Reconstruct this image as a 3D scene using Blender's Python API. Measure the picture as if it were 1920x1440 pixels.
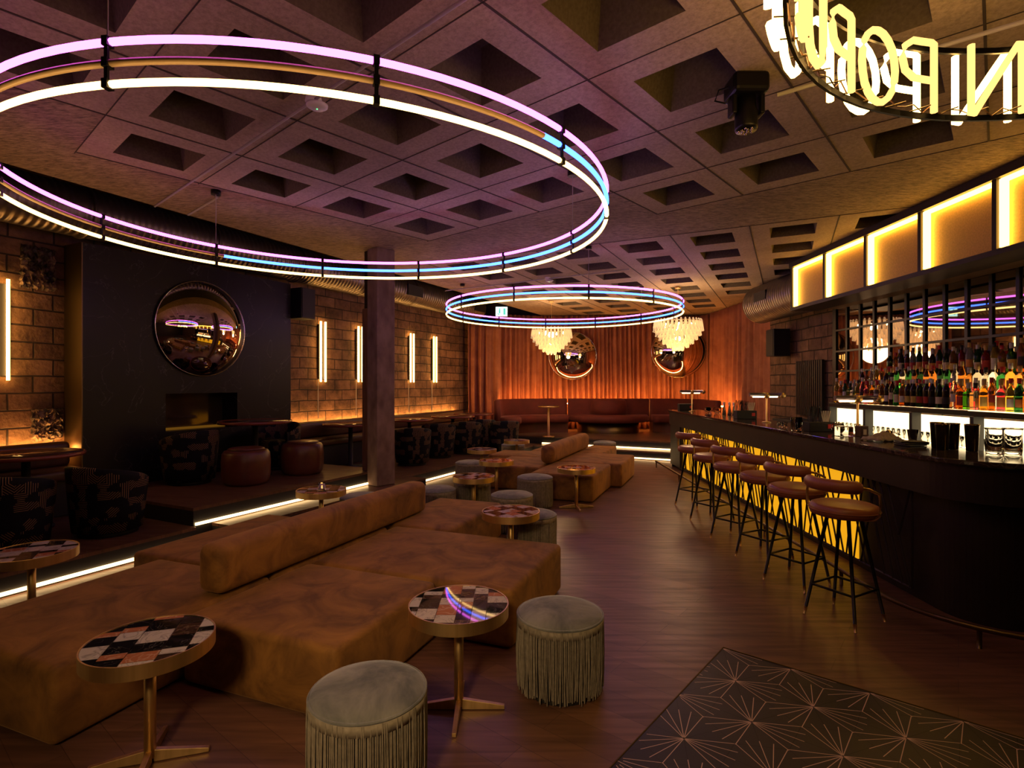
import bpy, math, random
from math import sin, cos, pi, radians, sqrt, atan2
from mathutils import Vector, Matrix, geometry
random.seed(7)
for o in list(bpy.data.objects): bpy.data.objects.remove(o)
SC = bpy.context.scene
COL = SC.collection
# ---------------------------------------------------------------- camera / world / exposure
cd = bpy.data.cameras.new('camera'); cam = bpy.data.objects.new('camera', cd); COL.objects.link(cam)
cd.sensor_width = 36; cd.lens = 1034/1920*36; cd.clip_start = 0.05; cd.clip_end = 60
cam.location = (0, 0, 1.6); cam.rotation_euler = (radians(90), 0, 0)
SC.camera = cam
w = bpy.data.worlds.new('dim_room_air'); SC.world = w; w.use_nodes = True
w.node_tree.nodes['Background'].inputs[0].default_value = (0.5, 0.35, 0.3, 1)
w.node_tree.nodes['Background'].inputs[1].default_value = 0.02
SC.view_settings.view_transform = 'Standard'; SC.view_settings.look = 'None'
SC.view_settings.gamma = 1; SC.view_settings.use_curve_mapping = False
SC.view_settings.exposure = 0.0
SC.cycles.use_denoising = True
SC.cycles.max_bounces = 8; SC.cycles.diffuse_bounces = 3; SC.cycles.glossy_bounces = 4
SC.cycles.transmission_bounces = 6; SC.cycles.transparent_max_bounces = 8
SC.cycles.sample_clamp_indirect = 4; SC.cycles.caustics_refractive = False; SC.cycles.caustics_reflective = False

# unseen lamp added behind the camera, inferred from the lit furniture fronts
la = bpy.data.lights.new('unseen_rear_lamp', 'AREA'); la.shape = 'DISK'; la.size = 0.5; la.energy = 9; la.color = (1.0, 0.64, 0.30); la.spread = radians(62)
lo = bpy.data.objects.new('unseen_rear_lamp', la); COL.objects.link(lo); lo.location = (-0.9, -1.1, 2.75); lo.rotation_euler = (radians(56), 0, radians(-5))
# strengths of everything that gives light
L_PURPLE, L_BLUE, L_RINGY = 4.9, 8.0, 5.2
L_STEP, L_BAY, L_NEON, L_WALL, L_COVE, L_BARGLOW = 6, 13, 17, 20, 120, 0.85
L_CHAND, L_BACKBAR, L_BANKER = 90, 3.2, 9

# ---------------------------------------------------------------- frames
AE, AF, AG = radians(26.5), radians(21.5), radians(41.35)
def fr(a):
    def f(s, t): return (s*sin(a)+t*cos(a), s*cos(a)-t*sin(a))
    return f
E, F = fr(AE), fr(AF)
def G(u, v): return (u*sin(AG)-v*cos(AG), u*cos(AG)+v*sin(AG))
ZC, ZA, ZB = 3.5, 0.18, 0.36

# ---------------------------------------------------------------- materials
def nodes(name):
    m = bpy.data.materials.new(name); m.use_nodes = True
    nt = m.node_tree; return m, nt, nt.nodes['Principled BSDF']
def setp(b, **k):
    for n, v in k.items():
        n = {'spec': 'Specular IOR Level', 'metal': 'Metallic', 'rough': 'Roughness', 'col': 'Base Color', 'trans': 'Transmission Weight', 'ior': 'IOR',
             'sheen': 'Sheen Weight', 'srough': 'Sheen Roughness', 'stint': 'Sheen Tint', 'coat': 'Coat Weight', 'crough': 'Coat Roughness', 'ecol': 'Emission Color', 'estr': 'Emission Strength', 'alpha': 'Alpha'}[n]
        if isinstance(v, tuple) and len(v) == 3: v = (*v, 1)
        b.inputs[n].default_value = v
def N(nt, t, **k):
    n = nt.nodes.new(t)
    for a, v in k.items():
        if a.startswith('i_'): n.inputs[int(a[2:]) if a[2:].isdigit() else a[2:].replace('_', ' ')].default_value = v
        else: setattr(n, a, v)
    return n
def Lk(nt, a, b): nt.links.new(a, b)
def coords(nt, sc=(1, 1, 1), rot=(0, 0, 0), kind='Object'):
    tc = N(nt, 'ShaderNodeTexCoord'); mp = N(nt, 'ShaderNodeMapping')
    mp.inputs['Scale'].default_value = sc; mp.inputs['Rotation'].default_value = rot
    Lk(nt, tc.outputs[kind], mp.inputs[0]); return mp.outputs[0]
def ramp(nt, fac, stops):
    r = N(nt, 'ShaderNodeValToRGB'); e = r.color_ramp.elements
    while len(e) < len(stops): e.new(0.5)
    for x, (p, c) in zip(e, stops): x.position = p; x.color = (*c, 1) if len(c) == 3 else c
    Lk(nt, fac, r.inputs[0]); return r.outputs[0]
def bump(nt, b, h, s=0.3, d=0.02):
    n = N(nt, 'ShaderNodeBump'); n.inputs['Strength'].default_value = s; n.inputs['Distance'].default_value = d
    Lk(nt, h, n.inputs['Height']); Lk(nt, n.outputs[0], b.inputs['Normal'])
def plain(name, col, rough=0.5, **k):
    m, nt, b = nodes(name); setp(b, col=col, rough=rough, **k); return m
def noisy(name, c1, c2, sc=8, rough=0.6, bs=0.2, bd=0.01, stretch=(1, 1, 1), detail=6, p1=0.3, p2=0.7, **k):
    m, nt, b = nodes(name); v = coords(nt, stretch)
    n = N(nt, 'ShaderNodeTexNoise'); n.inputs['Scale'].default_value = sc; n.inputs['Detail'].default_value = detail; Lk(nt, v, n.inputs[0])
    Lk(nt, ramp(nt, n.outputs[0], [(p1, c1), (p2, c2)]), b.inputs['Base Color'])
    setp(b, rough=rough, **k)
    if bs: bump(nt, b, n.outputs[0], bs, bd)
    return m
def glow(name, col, s):
    m = bpy.data.materials.new(name); m.use_nodes = True; nt = m.node_tree
    nt.nodes.remove(nt.nodes['Principled BSDF']); e = N(nt, 'ShaderNodeEmission')
    e.inputs[0].default_value = (*col, 1); e.inputs[1].default_value = s
    Lk(nt, e.outputs[0], nt.nodes['Material Output'].inputs[0]); return m

def concrete(name, c1, c2, c3, boards):
    m, nt, b = nodes(name)
    v = coords(nt, (1, 1, 1), (0, 0, AG))
    n1 = N(nt, 'ShaderNodeTexNoise', i_Scale=1.3, i_Detail=5.0); Lk(nt, v, n1.inputs[0])
    v2 = coords(nt, (9, 34, 9) if boards else (45, 45, 45), (0, 0, AG))
    n2 = N(nt, 'ShaderNodeTexNoise', i_Scale=1.6 if boards else 1.0, i_Detail=7.0, i_Roughness=0.7); Lk(nt, v2, n2.inputs[0])
    n3 = N(nt, 'ShaderNodeTexNoise', i_Scale=60.0, i_Detail=3.0); Lk(nt, v, n3.inputs[0])
    base = ramp(nt, n1.outputs[0], [(0.3, c1), (0.7, c2)])
    f = ramp(nt, n2.outputs[0], [(0.36, (0.30,)*3 if boards else (0.66,)*3), (0.60, (1,)*3)])
    mx = N(nt, 'ShaderNodeMix', data_type='RGBA', blend_type='MULTIPLY'); mx.inputs[0].default_value = 1
    Lk(nt, base, mx.inputs[6]); Lk(nt, f, mx.inputs[7]); Lk(nt, mx.outputs[2], b.inputs['Base Color'])
    setp(b, rough=0.85)
    ad = N(nt, 'ShaderNodeMath', operation='ADD'); Lk(nt, n2.outputs[0], ad.inputs[0]); Lk(nt, n3.outputs[0], ad.inputs[1])
    bump(nt, b, ad.outputs[0], 0.35, 0.012 if boards else 0.006); return m
M = {}
M['conc'] = concrete('smooth_concrete', (0.36, 0.27, 0.19), (0.50, 0.38, 0.27), 0, False)
M['conc_b'] = concrete('board_marked_concrete', (0.30, 0.21, 0.14), (0.44, 0.32, 0.22), 0, True)
M['pocket'] = noisy('dark_coffer_inside', (0.10, 0.075, 0.045), (0.15, 0.115, 0.07), 50, 0.95, 0.4, 0.006)  # coffer insides, a darker tone than the slab around them
M['joint'] = plain('joint_shadow_gap', (0.05, 0.035, 0.025), 0.9)
M['black'] = plain('black_paint', (0.010, 0.009, 0.010), 0.6)
M['blackmetal'] = plain('black_metal', (0.012, 0.011, 0.012), 0.35, metal=0.6)
M['bronze'] = noisy('dark_bronze_panel', (0.018, 0.012, 0.009), (0.028, 0.019, 0.014), 3, 0.5, 0, metal=0.3)
M['brass'] = noisy('brushed_brass', (0.62, 0.42, 0.17), (0.78, 0.55, 0.24), 30, 0.44, 0.03, 0.002, (1, 1, 0.05), metal=1.0)
M['brass_d'] = plain('aged_brass_edge', (0.16, 0.11, 0.05), 0.4, metal=1.0)
M['chrome'] = plain('smoked_mirror', (0.80, 0.72, 0.66), 0.03, metal=1.0)
M['steel'] = plain('polished_steel', (0.6, 0.58, 0.55), 0.15, metal=1.0)
M['white'] = plain('white_plastic', (0.75, 0.72, 0.68), 0.4)
M['grey'] = plain('grey_conduit', (0.42, 0.38, 0.34), 0.45)
M['mirror'] = plain('antique_mirror', (0.38, 0.35, 0.34), 0.02, metal=1.0)
M['duct'] = None
m, nt, b = nodes('ribbed_galvanised_duct'); v = coords(nt)
wv = N(nt, 'ShaderNodeTexWave', i_Scale=4.2, i_Distortion=0.3, bands_direction='Y'); Lk(nt, v, wv.inputs[0])
setp(b, col=(0.20, 0.17, 0.145), rough=0.36, metal=0.85); bump(nt, b, wv.outputs[1], 0.8, 0.012); M['duct'] = m
def marble(name, base, vein, sc=2.2, p=0.50, wd=0.02, rough=0.12):
    m, nt, b = nodes(name); v = coords(nt)
    n = N(nt, 'ShaderNodeTexNoise', i_Scale=sc, i_Detail=8.0, i_Distortion=1.6); Lk(nt, v, n.inputs[0])
    Lk(nt, ramp(nt, n.outputs[0], [(p-wd, base), (p, vein), (p+wd, base)]), b.inputs['Base Color']); setp(b, rough=rough); return m
M['marble'] = marble('black_marble_slab', (0.008, 0.007, 0.009), (0.07, 0.065, 0.07), 1.1, 0.50, 0.003, 0.38)
setp(M['marble'].node_tree.nodes['Principled BSDF'], spec=0.3)
M['m_white'] = marble('white_marble', (0.62, 0.56, 0.54), (0.35, 0.31, 0.31), 9, 0.5, 0.03, 0.03)
M['m_black'] = marble('black_marble', (0.010, 0.009, 0.010), (0.10, 0.09, 0.09), 7, 0.5, 0.01, 0.03)
M['m_pink'] = marble('salmon_marble', (0.46, 0.17, 0.09), (0.60, 0.36, 0.26), 9, 0.5, 0.04, 0.03)
M['m_brown'] = marble('brown_marble', (0.055, 0.03, 0.024), (0.20, 0.13, 0.10), 10, 0.5, 0.03, 0.03)
def wood_floor(name, c1, c2, ang, w=0.16, l=1.5, rough=0.30):
    m, nt, b = nodes(name); v = coords(nt, (1, 1, 1), (0, 0, ang))
    br = N(nt, 'ShaderNodeTexBrick'); Lk(nt, v, br.inputs[0])
    br.inputs['Color1'].default_value = (*c1, 1); br.inputs['Color2'].default_value = (*c2, 1); br.inputs['Mortar'].default_value = (c1[0]*0.5, c1[1]*0.5, c1[2]*0.5, 1)
    br.inputs['Scale'].default_value = 1; br.inputs['Mortar Size'].default_value = 0.0014; br.inputs['Brick Width'].default_value = l; br.inputs['Row Height'].default_value = w; br.offset = 0.37
    v2 = coords(nt, (1.2, 16, 1), (0, 0, ang)); n = N(nt, 'ShaderNodeTexNoise', i_Scale=1.6, i_Detail=9.0, i_Distortion=0.5); Lk(nt, v2, n.inputs[0])
    f = ramp(nt, n.outputs[0], [(0.25, (0.55,)*3), (0.7, (1.25,)*3)])
    mx = N(nt, 'ShaderNodeMix', data_type='RGBA', blend_type='MULTIPLY'); mx.inputs[0].default_value = 1
    Lk(nt, br.outputs[0], mx.inputs[6]); Lk(nt, f, mx.inputs[7]); Lk(nt, mx.outputs[2], b.inputs['Base Color'])
    rr = ramp(nt, n.outputs[0], [(0.2, (rough+0.12,)*3), (0.8, (rough-0.04,)*3)]); Lk(nt, rr, b.inputs['Roughness'])
    bump(nt, b, n.outputs[0], 0.12, 0.004); return m
M['floor'] = wood_floor('oak_plank_floor', (0.135, 0.062, 0.036), (0.185, 0.088, 0.052), radians(39), rough=0.36)
M['deck'] = wood_floor('platform_planks', (0.11, 0.055, 0.03), (0.15, 0.078, 0.045), AE, rough=0.28)
def brick(name, c1, c2, mortar, bw, bh, ms, sc=1.0):
    m, nt, b = nodes(name); v = coords(nt)
    tc = N(nt, 'ShaderNodeSeparateXYZ'); Lk(nt, v, tc.inputs[0])
    nz = N(nt, 'ShaderNodeTexNoise', i_Scale=1.1, i_Detail=3.0); Lk(nt, v, nz.inputs[0])
    cb = N(nt, 'ShaderNodeCombineXYZ'); Lk(nt, tc.outputs[1], cb.inputs[0]); Lk(nt, tc.outputs[2], cb.inputs[1])
    mv = N(nt, 'ShaderNodeVectorMath', operation='MULTIPLY_ADD'); Lk(nt, nz.outputs[1], mv.inputs[0]); mv.inputs[1].default_value = (0.05, 0.05, 0); Lk(nt, cb.outputs[0], mv.inputs[2])
    br = N(nt, 'ShaderNodeTexBrick'); Lk(nt, mv.outputs[0], br.inputs[0]); br.offset = 0.45
    for k, c in (('Color1', c1), ('Color2', c2), ('Mortar', mortar)): br.inputs[k].default_value = (*c, 1)
    br.inputs['Scale'].default_value = sc; br.inputs['Mortar Size'].default_value = ms; br.inputs['Mortar Smooth'].default_value = 0.6; br.inputs['Brick Width'].default_value = bw; br.inputs['Row Height'].default_value = bh; br.inputs['Bias'].default_value = 0
    n = N(nt, 'ShaderNodeTexNoise', i_Scale=3.5, i_Detail=8.0, i_Roughness=0.65); Lk(nt, v, n.inputs[0])
    f = ramp(nt, n.outputs[0], [(0.32, (0.35,)*3), (0.62, (1.1,)*3)])
    mx = N(nt, 'ShaderNodeMix', data_type='RGBA', blend_type='MULTIPLY'); mx.inputs[0].default_value = 1
    Lk(nt, br.outputs[0], mx.inputs[6]); Lk(nt, f, mx.inputs[7]); Lk(nt, mx.outputs[2], b.inputs['Base Color']); setp(b, rough=0.9)
    n4 = N(nt, 'ShaderNodeTexNoise', i_Scale=22.0, i_Detail=5.0); Lk(nt, v, n4.inputs[0])
    a = N(nt, 'ShaderNodeMath', operation='MULTIPLY_ADD'); Lk(nt, br.outputs[1], a.inputs[0]); a.inputs[1].default_value = -1.2; Lk(nt, n4.outputs[0], a.inputs[2])
    bump(nt, b, a.outputs[0], 0.8, 0.02); return m
M['brick'] = brick('buff_block_wall', (0.32, 0.175, 0.085), (0.19, 0.10, 0.05), (0.045, 0.028, 0.018), 0.42, 0.19, 0.012)
M['brick_r'] = brick('brown_block_wall', (0.22, 0.12, 0.07), (0.13, 0.07, 0.042), (0.035, 0.02, 0.014), 0.40, 0.20, 0.014)
def velvet(name, c1, c2, sc=5.0, sheen=0.5, tint=(1, 1, 1), dist=0.5):
    m, nt, b = nodes(name); v = coords(nt, (1, 1, 1))
    n = N(nt, 'ShaderNodeTexNoise', i_Scale=sc, i_Detail=5.0, i_Distortion=dist, i_Roughness=0.62); Lk(nt, v, n.inputs[0])
    Lk(nt, ramp(nt, n.outputs[0], [(0.35, c1), (0.65, c2)]), b.inputs['Base Color'])
    setp(b, rough=0.8, sheen=sheen, srough=0.4, stint=tint); bump(nt, b, n.outputs[0], 0.15, 0.02); return m
M['sofa'] = velvet('ochre_velvet', (0.12, 0.050, 0.009), (0.33, 0.15, 0.028), 3.6, 0.25, (1, 0.6, 0.25), 0.9)
M['pouf'] = velvet('grey_blue_velvet', (0.085, 0.095, 0.10), (0.30, 0.30, 0.28), 3.8, 0.6, (0.8, 0.85, 1))
M['fringe'] = noisy('beige_fringe_thread', (0.22, 0.19, 0.14), (0.34, 0.295, 0.225), 40, 0.8, 0)
M['curtain'] = velvet('rust_velvet_curtain', (0.30, 0.105, 0.055), (0.42, 0.16, 0.085), 3, 0.2, (1, 0.5, 0.35))
M['red'] = velvet('dark_red_velvet', (0.09, 0.013, 0.007), (0.14, 0.019, 0.010), 3, 0.25, (1, 0.4, 0.3))
M['leather'] = noisy('cognac_leather', (0.28, 0.085, 0.035), (0.36, 0.12, 0.05), 12, 0.38, 0.1, 0.004)
M['leather_d'] = noisy('dark_brown_leather', (0.085, 0.024, 0.013), (0.12, 0.034, 0.018), 12, 0.36, 0.1, 0.004)
M['seatbr'] = noisy('brown_leather_bench', (0.06, 0.024, 0.013), (0.085, 0.034, 0.018), 8, 0.4, 0.1, 0.006)
M['woodrim'] = plain('mahogany_rim', (0.20, 0.05, 0.03), 0.25)
M['tabletop_d'] = plain('polished_dark_top', (0.06, 0.03, 0.02), 0.08)
M['counter'] = marble('polished_counter_stone', (0.035, 0.026, 0.02), (0.12, 0.09, 0.06), 6, 0.5, 0.03, 0.10)
M['timber'] = noisy('rough_timber_casing', (0.10, 0.045, 0.025), (0.22, 0.11, 0.06), 5, 0.8, 0.5, 0.01, (6, 6, 0.6))
M['stone'] = noisy('worn_concrete_column', (0.15, 0.095, 0.07), (0.29, 0.20, 0.16), 7, 0.85, 0.5, 0.012, (1, 1, 0.6))
M['gold'] = noisy('gold_back_panel', (0.62, 0.36, 0.075), (0.78, 0.46, 0.11), 60, 0.55, 0.05, 0.002)
M['tile'] = noisy('charcoal_tile', (0.016, 0.015, 0.018), (0.028, 0.026, 0.03), 2, 0.42, 0, spec=0.35)
M['tile_line'] = plain('pale_inlay', (0.62, 0.45, 0.36), 0.5)
M['tile_gap'] = plain('tile_grout', (0.012, 0.011, 0.012), 0.7)
M['speaker'] = plain('speaker_black', (0.012, 0.012, 0.013), 0.55)
M['redplastic'] = plain('red_plastic', (0.7, 0.02, 0.015), 0.4)
M['paper'] = plain('cream_paper', (0.70, 0.62, 0.48), 0.6)
M['glass'] = plain('clear_glass', (0.97, 0.95, 0.92), 0.02, trans=1.0, ior=1.12)
M['tin'] = plain('smoked_steel', (0.20, 0.15, 0.12), 0.18, metal=1.0)
M['cloth'] = noisy('grey_cloth', (0.30, 0.25, 0.2), (0.42, 0.36, 0.28), 10, 0.9, 0.2)
# patterned fabric of the tub chairs
m, nt, b = nodes('black_geometric_fabric'); v = coords(nt, (1, 1, 1))
sp = N(nt, 'ShaderNodeSeparateXYZ'); Lk(nt, v, sp.inputs[0])
at = N(nt, 'ShaderNodeMath', operation='ARCTAN2'); Lk(nt, sp.outputs[0], at.inputs[0]); Lk(nt, sp.outputs[1], at.inputs[1])
ml = N(nt, 'ShaderNodeMath', operation='MULTIPLY'); ml.inputs[1].default_value = 0.3; Lk(nt, at.outputs[0], ml.inputs[0])
cb = N(nt, 'ShaderNodeCombineXYZ'); Lk(nt, ml.outputs[0], cb.inputs[0]); Lk(nt, sp.outputs[2], cb.inputs[1])
vo = N(nt, 'ShaderNodeTexVoronoi', i_Scale=13.0, distance='MANHATTAN'); vo.inputs['Randomness'].default_value = 0.35; Lk(nt, cb.outputs[0], vo.inputs[0])
ss = N(nt, 'ShaderNodeSeparateColor'); Lk(nt, vo.outputs['Color'], ss.inputs[0])
an = N(nt, 'ShaderNodeMath', operation='MULTIPLY'); an.inputs[1].default_value = 4; Lk(nt, ss.outputs[0], an.inputs[0])
fl = N(nt, 'ShaderNodeMath', operation='ROUND'); Lk(nt, an.outputs[0], fl.inputs[0])
a2 = N(nt, 'ShaderNodeMath', operation='MULTIPLY'); a2.inputs[1].default_value = pi/4; Lk(nt, fl.outputs[0], a2.inputs[0])
vr = N(nt, 'ShaderNodeVectorRotate', rotation_type='Z_AXIS'); Lk(nt, cb.outputs[0], vr.inputs[0]); Lk(nt, a2.outputs[0], vr.inputs['Angle'])
s2 = N(nt, 'ShaderNodeSeparateXYZ'); Lk(nt, vr.outputs[0], s2.inputs[0])
m3 = N(nt, 'ShaderNodeMath', operation='MULTIPLY'); m3.inputs[1].default_value = 62; Lk(nt, s2.outputs[0], m3.inputs[0])
fc = N(nt, 'ShaderNodeMath', operation='FRACT'); Lk(nt, m3.outputs[0], fc.inputs[0])
gt = N(nt, 'ShaderNodeMath', operation='LESS_THAN'); gt.inputs[1].default_value = 0.24; Lk(nt, fc.outputs[0], gt.inputs[0])
g2 = N(nt, 'ShaderNodeMath', operation='GREATER_THAN'); g2.inputs[1].default_value = 0.58; Lk(nt, ss.outputs[1], g2.inputs[0])
mm = N(nt, 'ShaderNodeMath', operation='MULTIPLY'); Lk(nt, gt.outputs[0], mm.inputs[0]); Lk(nt, g2.outputs[0], mm.inputs[1])
Lk(nt, ramp(nt, mm.outputs[0], [(0.0, (0.004, 0.005, 0.009)), (1.0, (0.34, 0.20, 0.10))]), b.inputs['Base Color']); setp(b, rough=0.7, spec=0.2); M['fabric'] = m
# lights
M['purple'] = glow('purple_tube', (1.0, 0.15, 1.0), L_PURPLE)
M['blue'] = glow('blue_tube', (0.045, 0.13, 1.0), L_BLUE)
M['yellow'] = glow('warm_yellow_tube', (1.0, 0.62, 0.20), L_RINGY)
M['offtube'] = plain('unlit_tube', (0.62, 0.40, 0.24), 0.35)
M['step'] = glow('step_led', (1.0, 0.62, 0.26), L_STEP)
M['bay'] = glow('bay_led', (1.0, 0.52, 0.07), L_BAY)
M['neon'] = glow('outer_neon', (1.0, 0.56, 0.14), L_NEON)
M['neon2'] = glow('inner_neon', (1.0, 0.55, 0.15), 2.0)
M['walled'] = glow('wall_led', (1.0, 0.50, 0.12), L_WALL)
M['cove'] = glow('cove_led', (1.0, 0.38, 0.07), L_COVE)
M['cove_l'] = glow('wall_cove_led', (1.0, 0.45, 0.11), L_COVE*0.8)
M['bulb'] = glow('chandelier_bulb', (1.0, 0.62, 0.28), L_CHAND)
M['backlight'] = glow('back_bar_light', (1.0, 0.74, 0.38), L_BACKBAR)
M['shelfglow'] = glow('lit_shelf_top', (1.0, 0.70, 0.32), L_BACKBAR*1.0)
M['shelf_led'] = glow('shelf_led', (1.0, 0.62, 0.28), 30.0)
M['riserglow'] = glow('lit_riser_face', (1.0, 0.58, 0.22), 1.7)
M['banker'] = glow('bar_lamp_light', (1.0, 0.60, 0.28), L_BANKER)
M['exit'] = glow('exit_sign_face', (0.55, 1.0, 0.90), 2.4)
M['exit_g'] = glow('exit_sign_green', (0.15, 0.80, 0.55), 1.0)
M['green_led'] = glow('green_led', (0.1, 1.0, 0.3), 2)
M['niche_glow'] = glow('golden_reflection_glow', (1.0, 0.42, 0.04), 0.12)
M['lens'] = plain('lamp_lens', (0.5, 0.4, 0.35), 0.1, metal=0.8)
m, nt, b = nodes('yellow_diffuser'); v = coords(nt)
n = N(nt, 'ShaderNodeTexNoise', i_Scale=1.2); Lk(nt, v, n.inputs[0])
setp(b, col=(0.75, 0.45, 0.03), rough=0.5, ecol=(1.0, 0.45, 0.010), estr=L_BARGLOW); M['barglow'] = m
m, nt, b = nodes('frosted_crystal'); setp(b, col=(1.0, 0.86, 0.62), rough=0.25, trans=0.75, ior=1.3)
setp(b, ecol=(1.0, 0.70, 0.40), estr=1.25); tr = N(nt, 'ShaderNodeBsdfTranslucent'); tr.inputs[0].default_value = (1.0, 0.82, 0.52, 1); mx = N(nt, 'ShaderNodeMixShader'); mx.inputs[0].default_value = 0.75  # crystals emit a little themselves, standing for bulb light spread through them
Lk(nt, b.outputs[0], mx.inputs[1]); Lk(nt, tr.outputs[0], mx.inputs[2]); Lk(nt, mx.outputs[0], nt.nodes['Material Output'].inputs[0]); M['crystal'] = m

# ---------------------------------------------------------------- mesh builder
class MB:
    def __init__(s): s.v = []; s.f = []; s.m = []; s.s = []
    def add(s, vs, fs, mi=0, sm=False):
        b = len(s.v); s.v += [tuple(p) for p in vs]
        for f in fs: s.f.append([b+i for i in f]); s.m.append(mi); s.s.append(sm)
        return s
    def box(s, c, d, rz=0, mi=0, rot=None):
        x, y, z = d[0]/2, d[1]/2, d[2]/2; R = rot or Matrix.Rotation(rz, 3, 'Z'); c = Vector(c)
        vs = [c+R@Vector((i*x, j*y, k*z)) for k in (-1, 1) for i, j in ((-1, -1), (1, -1), (1, 1), (-1, 1))]
        return s.add(vs, [(3, 2, 1, 0), (4, 5, 6, 7), (0, 1, 5, 4), (1, 2, 6, 5), (2, 3, 7, 6), (3, 0, 4, 7)], mi)
    def prism(s, poly, z0, z1, mi=0):
        n = len(poly); vs = [(x, y, z0) for x, y in poly]+[(x, y, z1) for x, y in poly]
        return s.add(vs, [tuple(range(n-1, -1, -1)), tuple(range(n, 2*n))]+[(i, (i+1) % n, n+(i+1) % n, n+i) for i in range(n)], mi)
    def tube(s, path, r, n=6, closed=False, mi=0, caps=True, sm=True):
        P = [Vector(p) for p in path]; k = len(P); R = r if isinstance(r, (list, tuple)) else [r]*k; vs = []
        for i, p in enumerate(P):
            t = (P[(i+1) % k]-P[i-1]) if closed else (P[min(i+1, k-1)]-P[max(i-1, 0)])
            t.normalize(); u = Vector((0, 0, 1)) if abs(t.z) < 0.95 else Vector((1, 0, 0)); a = t.cross(u).normalized(); c = t.cross(a)
            vs += [p+(a*cos(2*pi*j/n)+c*sin(2*pi*j/n))*R[i] for j in range(n)]
        fs = [(i*n+j, i*n+(j+1) % n, ((i+1) % k)*n+(j+1) % n, ((i+1) % k)*n+j) for i in range(k if closed else k-1) for j in range(n)]
        s.add(vs, fs, mi, sm)
        if caps and not closed:
            b = len(s.v)-len(vs); s.f.append([b+j for j in range(n)]); s.f.append([b+(k-1)*n+n-1-j for j in range(n)]); s.m += [mi, mi]; s.s += [False]*2
        return s
    def lathe(s, prof, n=24, c=(0, 0, 0), mi=0, sm=True, a0=0, a1=2*pi, caps=True):
        full = abs(a1-a0-2*pi) < 1e-6; k = len(prof); cols = n if full else n+1; vs = []
        for i in range(cols):
            a = a0+(a1-a0)*i/n
            vs += [(c[0]+r*cos(a), c[1]+r*sin(a), c[2]+z) for r, z in prof]
        fs = [(i*k+j, ((i+1) % cols)*k+j, ((i+1) % cols)*k+j+1, i*k+j+1) for i in range(n) for j in range(k-1)]
        s.add(vs, fs, mi, sm)
        b = len(s.v)-len(vs)
        if caps and full:
            if prof[0][0] > 1e-5: s.f.append([b+i*k for i in range(cols)][::-1]); s.m.append(mi); s.s.append(False)
            if prof[-1][0] > 1e-5: s.f.append([b+i*k+k-1 for i in range(cols)]); s.m.append(mi); s.s.append(False)
        return s
    def build(s, name, mats, parent=None, loc=None, rz=0, bevel=0, seg=3, sub=0, smooth=None):
        me = bpy.data.meshes.new(name); me.from_pydata(s.v, [], s.f); 
        for mt in (mats if isinstance(mats, (list, tuple)) else [mats]): me.materials.append(mt)
        me.polygons.foreach_set('material_index', s.m)
        me.polygons.foreach_set('use_smooth', [True]*len(s.f) if (smooth or sub) else s.s)
        me.update(); o = bpy.data.objects.new(name, me); COL.objects.link(o)
        if loc: o.location = loc
        o.rotation_euler[2] = rz
        if parent: o.parent = parent
        if bevel:
            bm_ = o.modifiers.new('bevel', 'BEVEL'); bm_.width = bevel; bm_.segments = seg; bm_.limit_method = 'ANGLE'
            if smooth: 
                bm_.harden_normals = False
        if sub: q = o.modifiers.new('sub', 'SUBSURF'); q.levels = q.render_levels = sub
        return o
def tag(o, label, cat, group=None, kind=None):
    if label: o['label'] = label
    if cat: o['category'] = cat
    if group: o['group'] = group
    if kind: o['kind'] = kind
    return o
def thing(name, label, cat, loc=(0, 0, 0), rz=0, group=None):
    o = bpy.data.objects.new(name, None); o.empty_display_size = 0.1; COL.objects.link(o); o.location = loc; o.rotation_euler[2] = rz
    return tag(o, label, cat, group)
def struct(o): o['kind'] = 'structure'; return o
def dup(root, loc, rz, label=None, group=None, sc=None, parent=None):
    r = root.copy(); COL.objects.link(r)
    if parent is None:
        r.location = loc; r.rotation_euler[2] = rz
        if label: r['label'] = label
        if group: r['group'] = group
        if sc: r.scale = sc if isinstance(sc, tuple) else (sc,)*3
    else: r.parent = parent
    for c in list(root.children): dup(c, None, None, parent=r)
    return r
def place(proto, used, loc, rz, label, group=None):
    if not used:
        used.append(1); proto.location = loc; proto.rotation_euler[2] = rz; proto['label'] = label
        if group: proto['group'] = group
        return proto
    return dup(proto, loc, rz, label, group)
ORD = ['', 'first', 'second', 'third', 'fourth', 'fifth', 'sixth', 'seventh', 'eighth', 'ninth', 'tenth', 'eleventh', 'twelfth', 'thirteenth', 'fourteenth', 'fifteenth', 'sixteenth', 'seventeenth', 'eighteenth', 'nineteenth', 'twentieth']
TEN = {2: 'twenty', 3: 'thirty', 4: 'forty', 5: 'fifty'}
def ordw(n):
    if n <= 20: return ORD[n]
    return {30: 'thirtieth', 40: 'fortieth', 50: 'fiftieth'}.get(n) or TEN[n//10]+'-'+ORD[n % 10]

# ================================================================ ROOM SHELL
struct(MB().box((-1, 7, -0.05), (16, 20, 0.1)).build('floor', M['floor']))
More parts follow.
